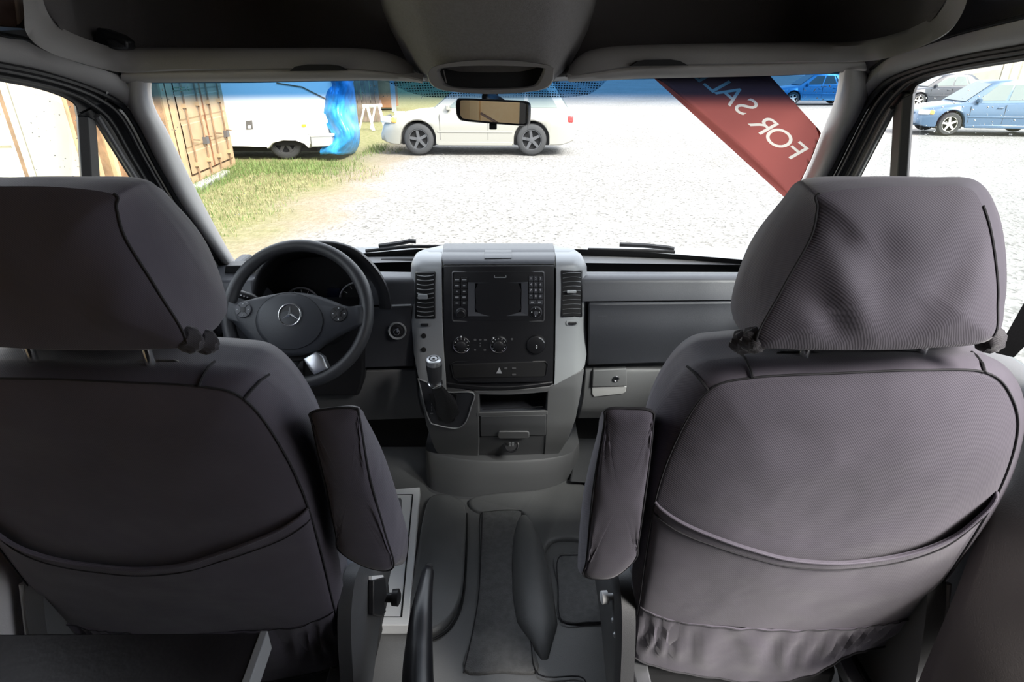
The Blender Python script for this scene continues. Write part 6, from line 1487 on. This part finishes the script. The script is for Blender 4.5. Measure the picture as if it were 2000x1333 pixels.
P3 = [PG(p.x, p.y, -.004) for p in pv]
sets = {}
for f, o in zip(pf, of):
    li = [owner[x] for x in o if x in owner]
    sets.setdefault(li[0] if li else -1, []).append(f)
def sub_mesh(fs):
    ids = sorted({i for f in fs for i in f}); r = {i: k for k, i in enumerate(ids)}
    return [P3[i] for i in ids], [tuple(r[i] for i in f) for f in fs]
bo = mk('banner_film', *sub_mesh(sets[-1]), M['banner_red'], bn, smooth=180)
for li in range(len(letters)):
    if li in sets: mk('banner_letter', *sub_mesh(sets[li]), M['banner_white'], bo, smooth=180)
# ---- wipers parked along the foot of the windshield
def wiper(pts, knee, label):
    g = empty('windshield_wiper', PG(*pts[0], -.02), label, 'wiper', 'windshield wipers')
    m = MB(); m.tube([PG(u, v, -.012) for u, v in pts], .006, 6); m.build('wiper_blade', M['black_soft'], g)
    m = MB(); m.tube([PG(u, v, -.03) for u, v in knee], .008, 6); m.build('wiper_arm', M['black'], g)
wiper([(714, 496), (752, 492), (800, 487), (870, 487)], [(740, 494), (782, 488), (800, 484), (812, 485)], 'black windshield wiper lying along the glass near the steering wheel')
wiper([(1148, 493), (1200, 494), (1260, 495), (1318, 498)], [(1210, 491), (1258, 493), (1300, 497), (1316, 500)], 'black windshield wiper lying along the glass on the passenger side')
# scuttle band under the glass
m = MB(); m.slab([[PG(u, v, -.008) for u, v in zip(range(470, 1441, 10), [500 - 10 * math.sin(math.pi * k / 97) for k in range(98)])], [PG(u, v, -.008) or PY(u, v, 2.0) for u, v in zip(range(470, 1441, 10), [530] * 98)]], (0, .01, 0)) if False else None

# ================================================================== LIGHT AND CAMERA
W = bpy.data.worlds.new('sky'); bpy.context.scene.world = W; W.use_nodes = True
nt = W.node_tree; nt.nodes.clear(); out = nt.nodes.new('ShaderNodeOutputWorld'); bg = nt.nodes.new('ShaderNodeBackground')
sky = nt.nodes.new('ShaderNodeTexSky'); sky.sky_type = 'NISHITA'; sky.sun_disc = False; sky.sun_elevation = R(52); sky.sun_rotation = R(150); sky.air_density = 1.2; sky.dust_density = 4.0; sky.ozone_density = 1.0
mixb = nt.nodes.new('ShaderNodeMix'); mixb.data_type = 'RGBA'; mixb.inputs[0].default_value = .65; mixb.inputs[7].default_value = (7.5, 7.6, 7.9, 1)
nt.links.new(sky.outputs[0], mixb.inputs[6]); nt.links.new(mixb.outputs[2], bg.inputs[0]); nt.links.new(bg.outputs[0], out.inputs[0]); bg.inputs[1].default_value = 0.35
sl = bpy.data.lights.new('sun', 'SUN'); sl.energy = 7.2; sl.angle = R(22); sl.color = (1.0, .96, .90)
so_ = bpy.data.objects.new('sun', sl); C.objects.link(so_)
sd = Vector((-.50, .52, -.64))               # travel direction: from behind, right, above
so_.rotation_euler = sd.to_track_quat('-Z', 'Y').to_euler()
cam = bpy.data.cameras.new('camera'); cam.sensor_width = 36; cam.lens = 36 * FPX / 2000; cam.clip_start = .02; cam.clip_end = 400
co = bpy.data.objects.new('camera', cam); C.objects.link(co); co.location = CAM; co.rotation_euler = (R(90) - PITCH, 0, 0)
sc = bpy.context.scene; sc.camera = co
sc.view_settings.view_transform = 'Standard'; sc.view_settings.look = 'None'; sc.view_settings.gamma = 1; sc.view_settings.use_curve_mapping = False
sc.view_settings.exposure = 0.5
sc.cycles.max_bounces = 10; sc.cycles.diffuse_bounces = 5; sc.cycles.glossy_bounces = 4; sc.cycles.transparent_max_bounces = 12; sc.cycles.caustics_reflective = False; sc.cycles.caustics_refractive = False
sc.cycles.use_denoising = True; sc.cycles.sample_clamp_indirect = 6
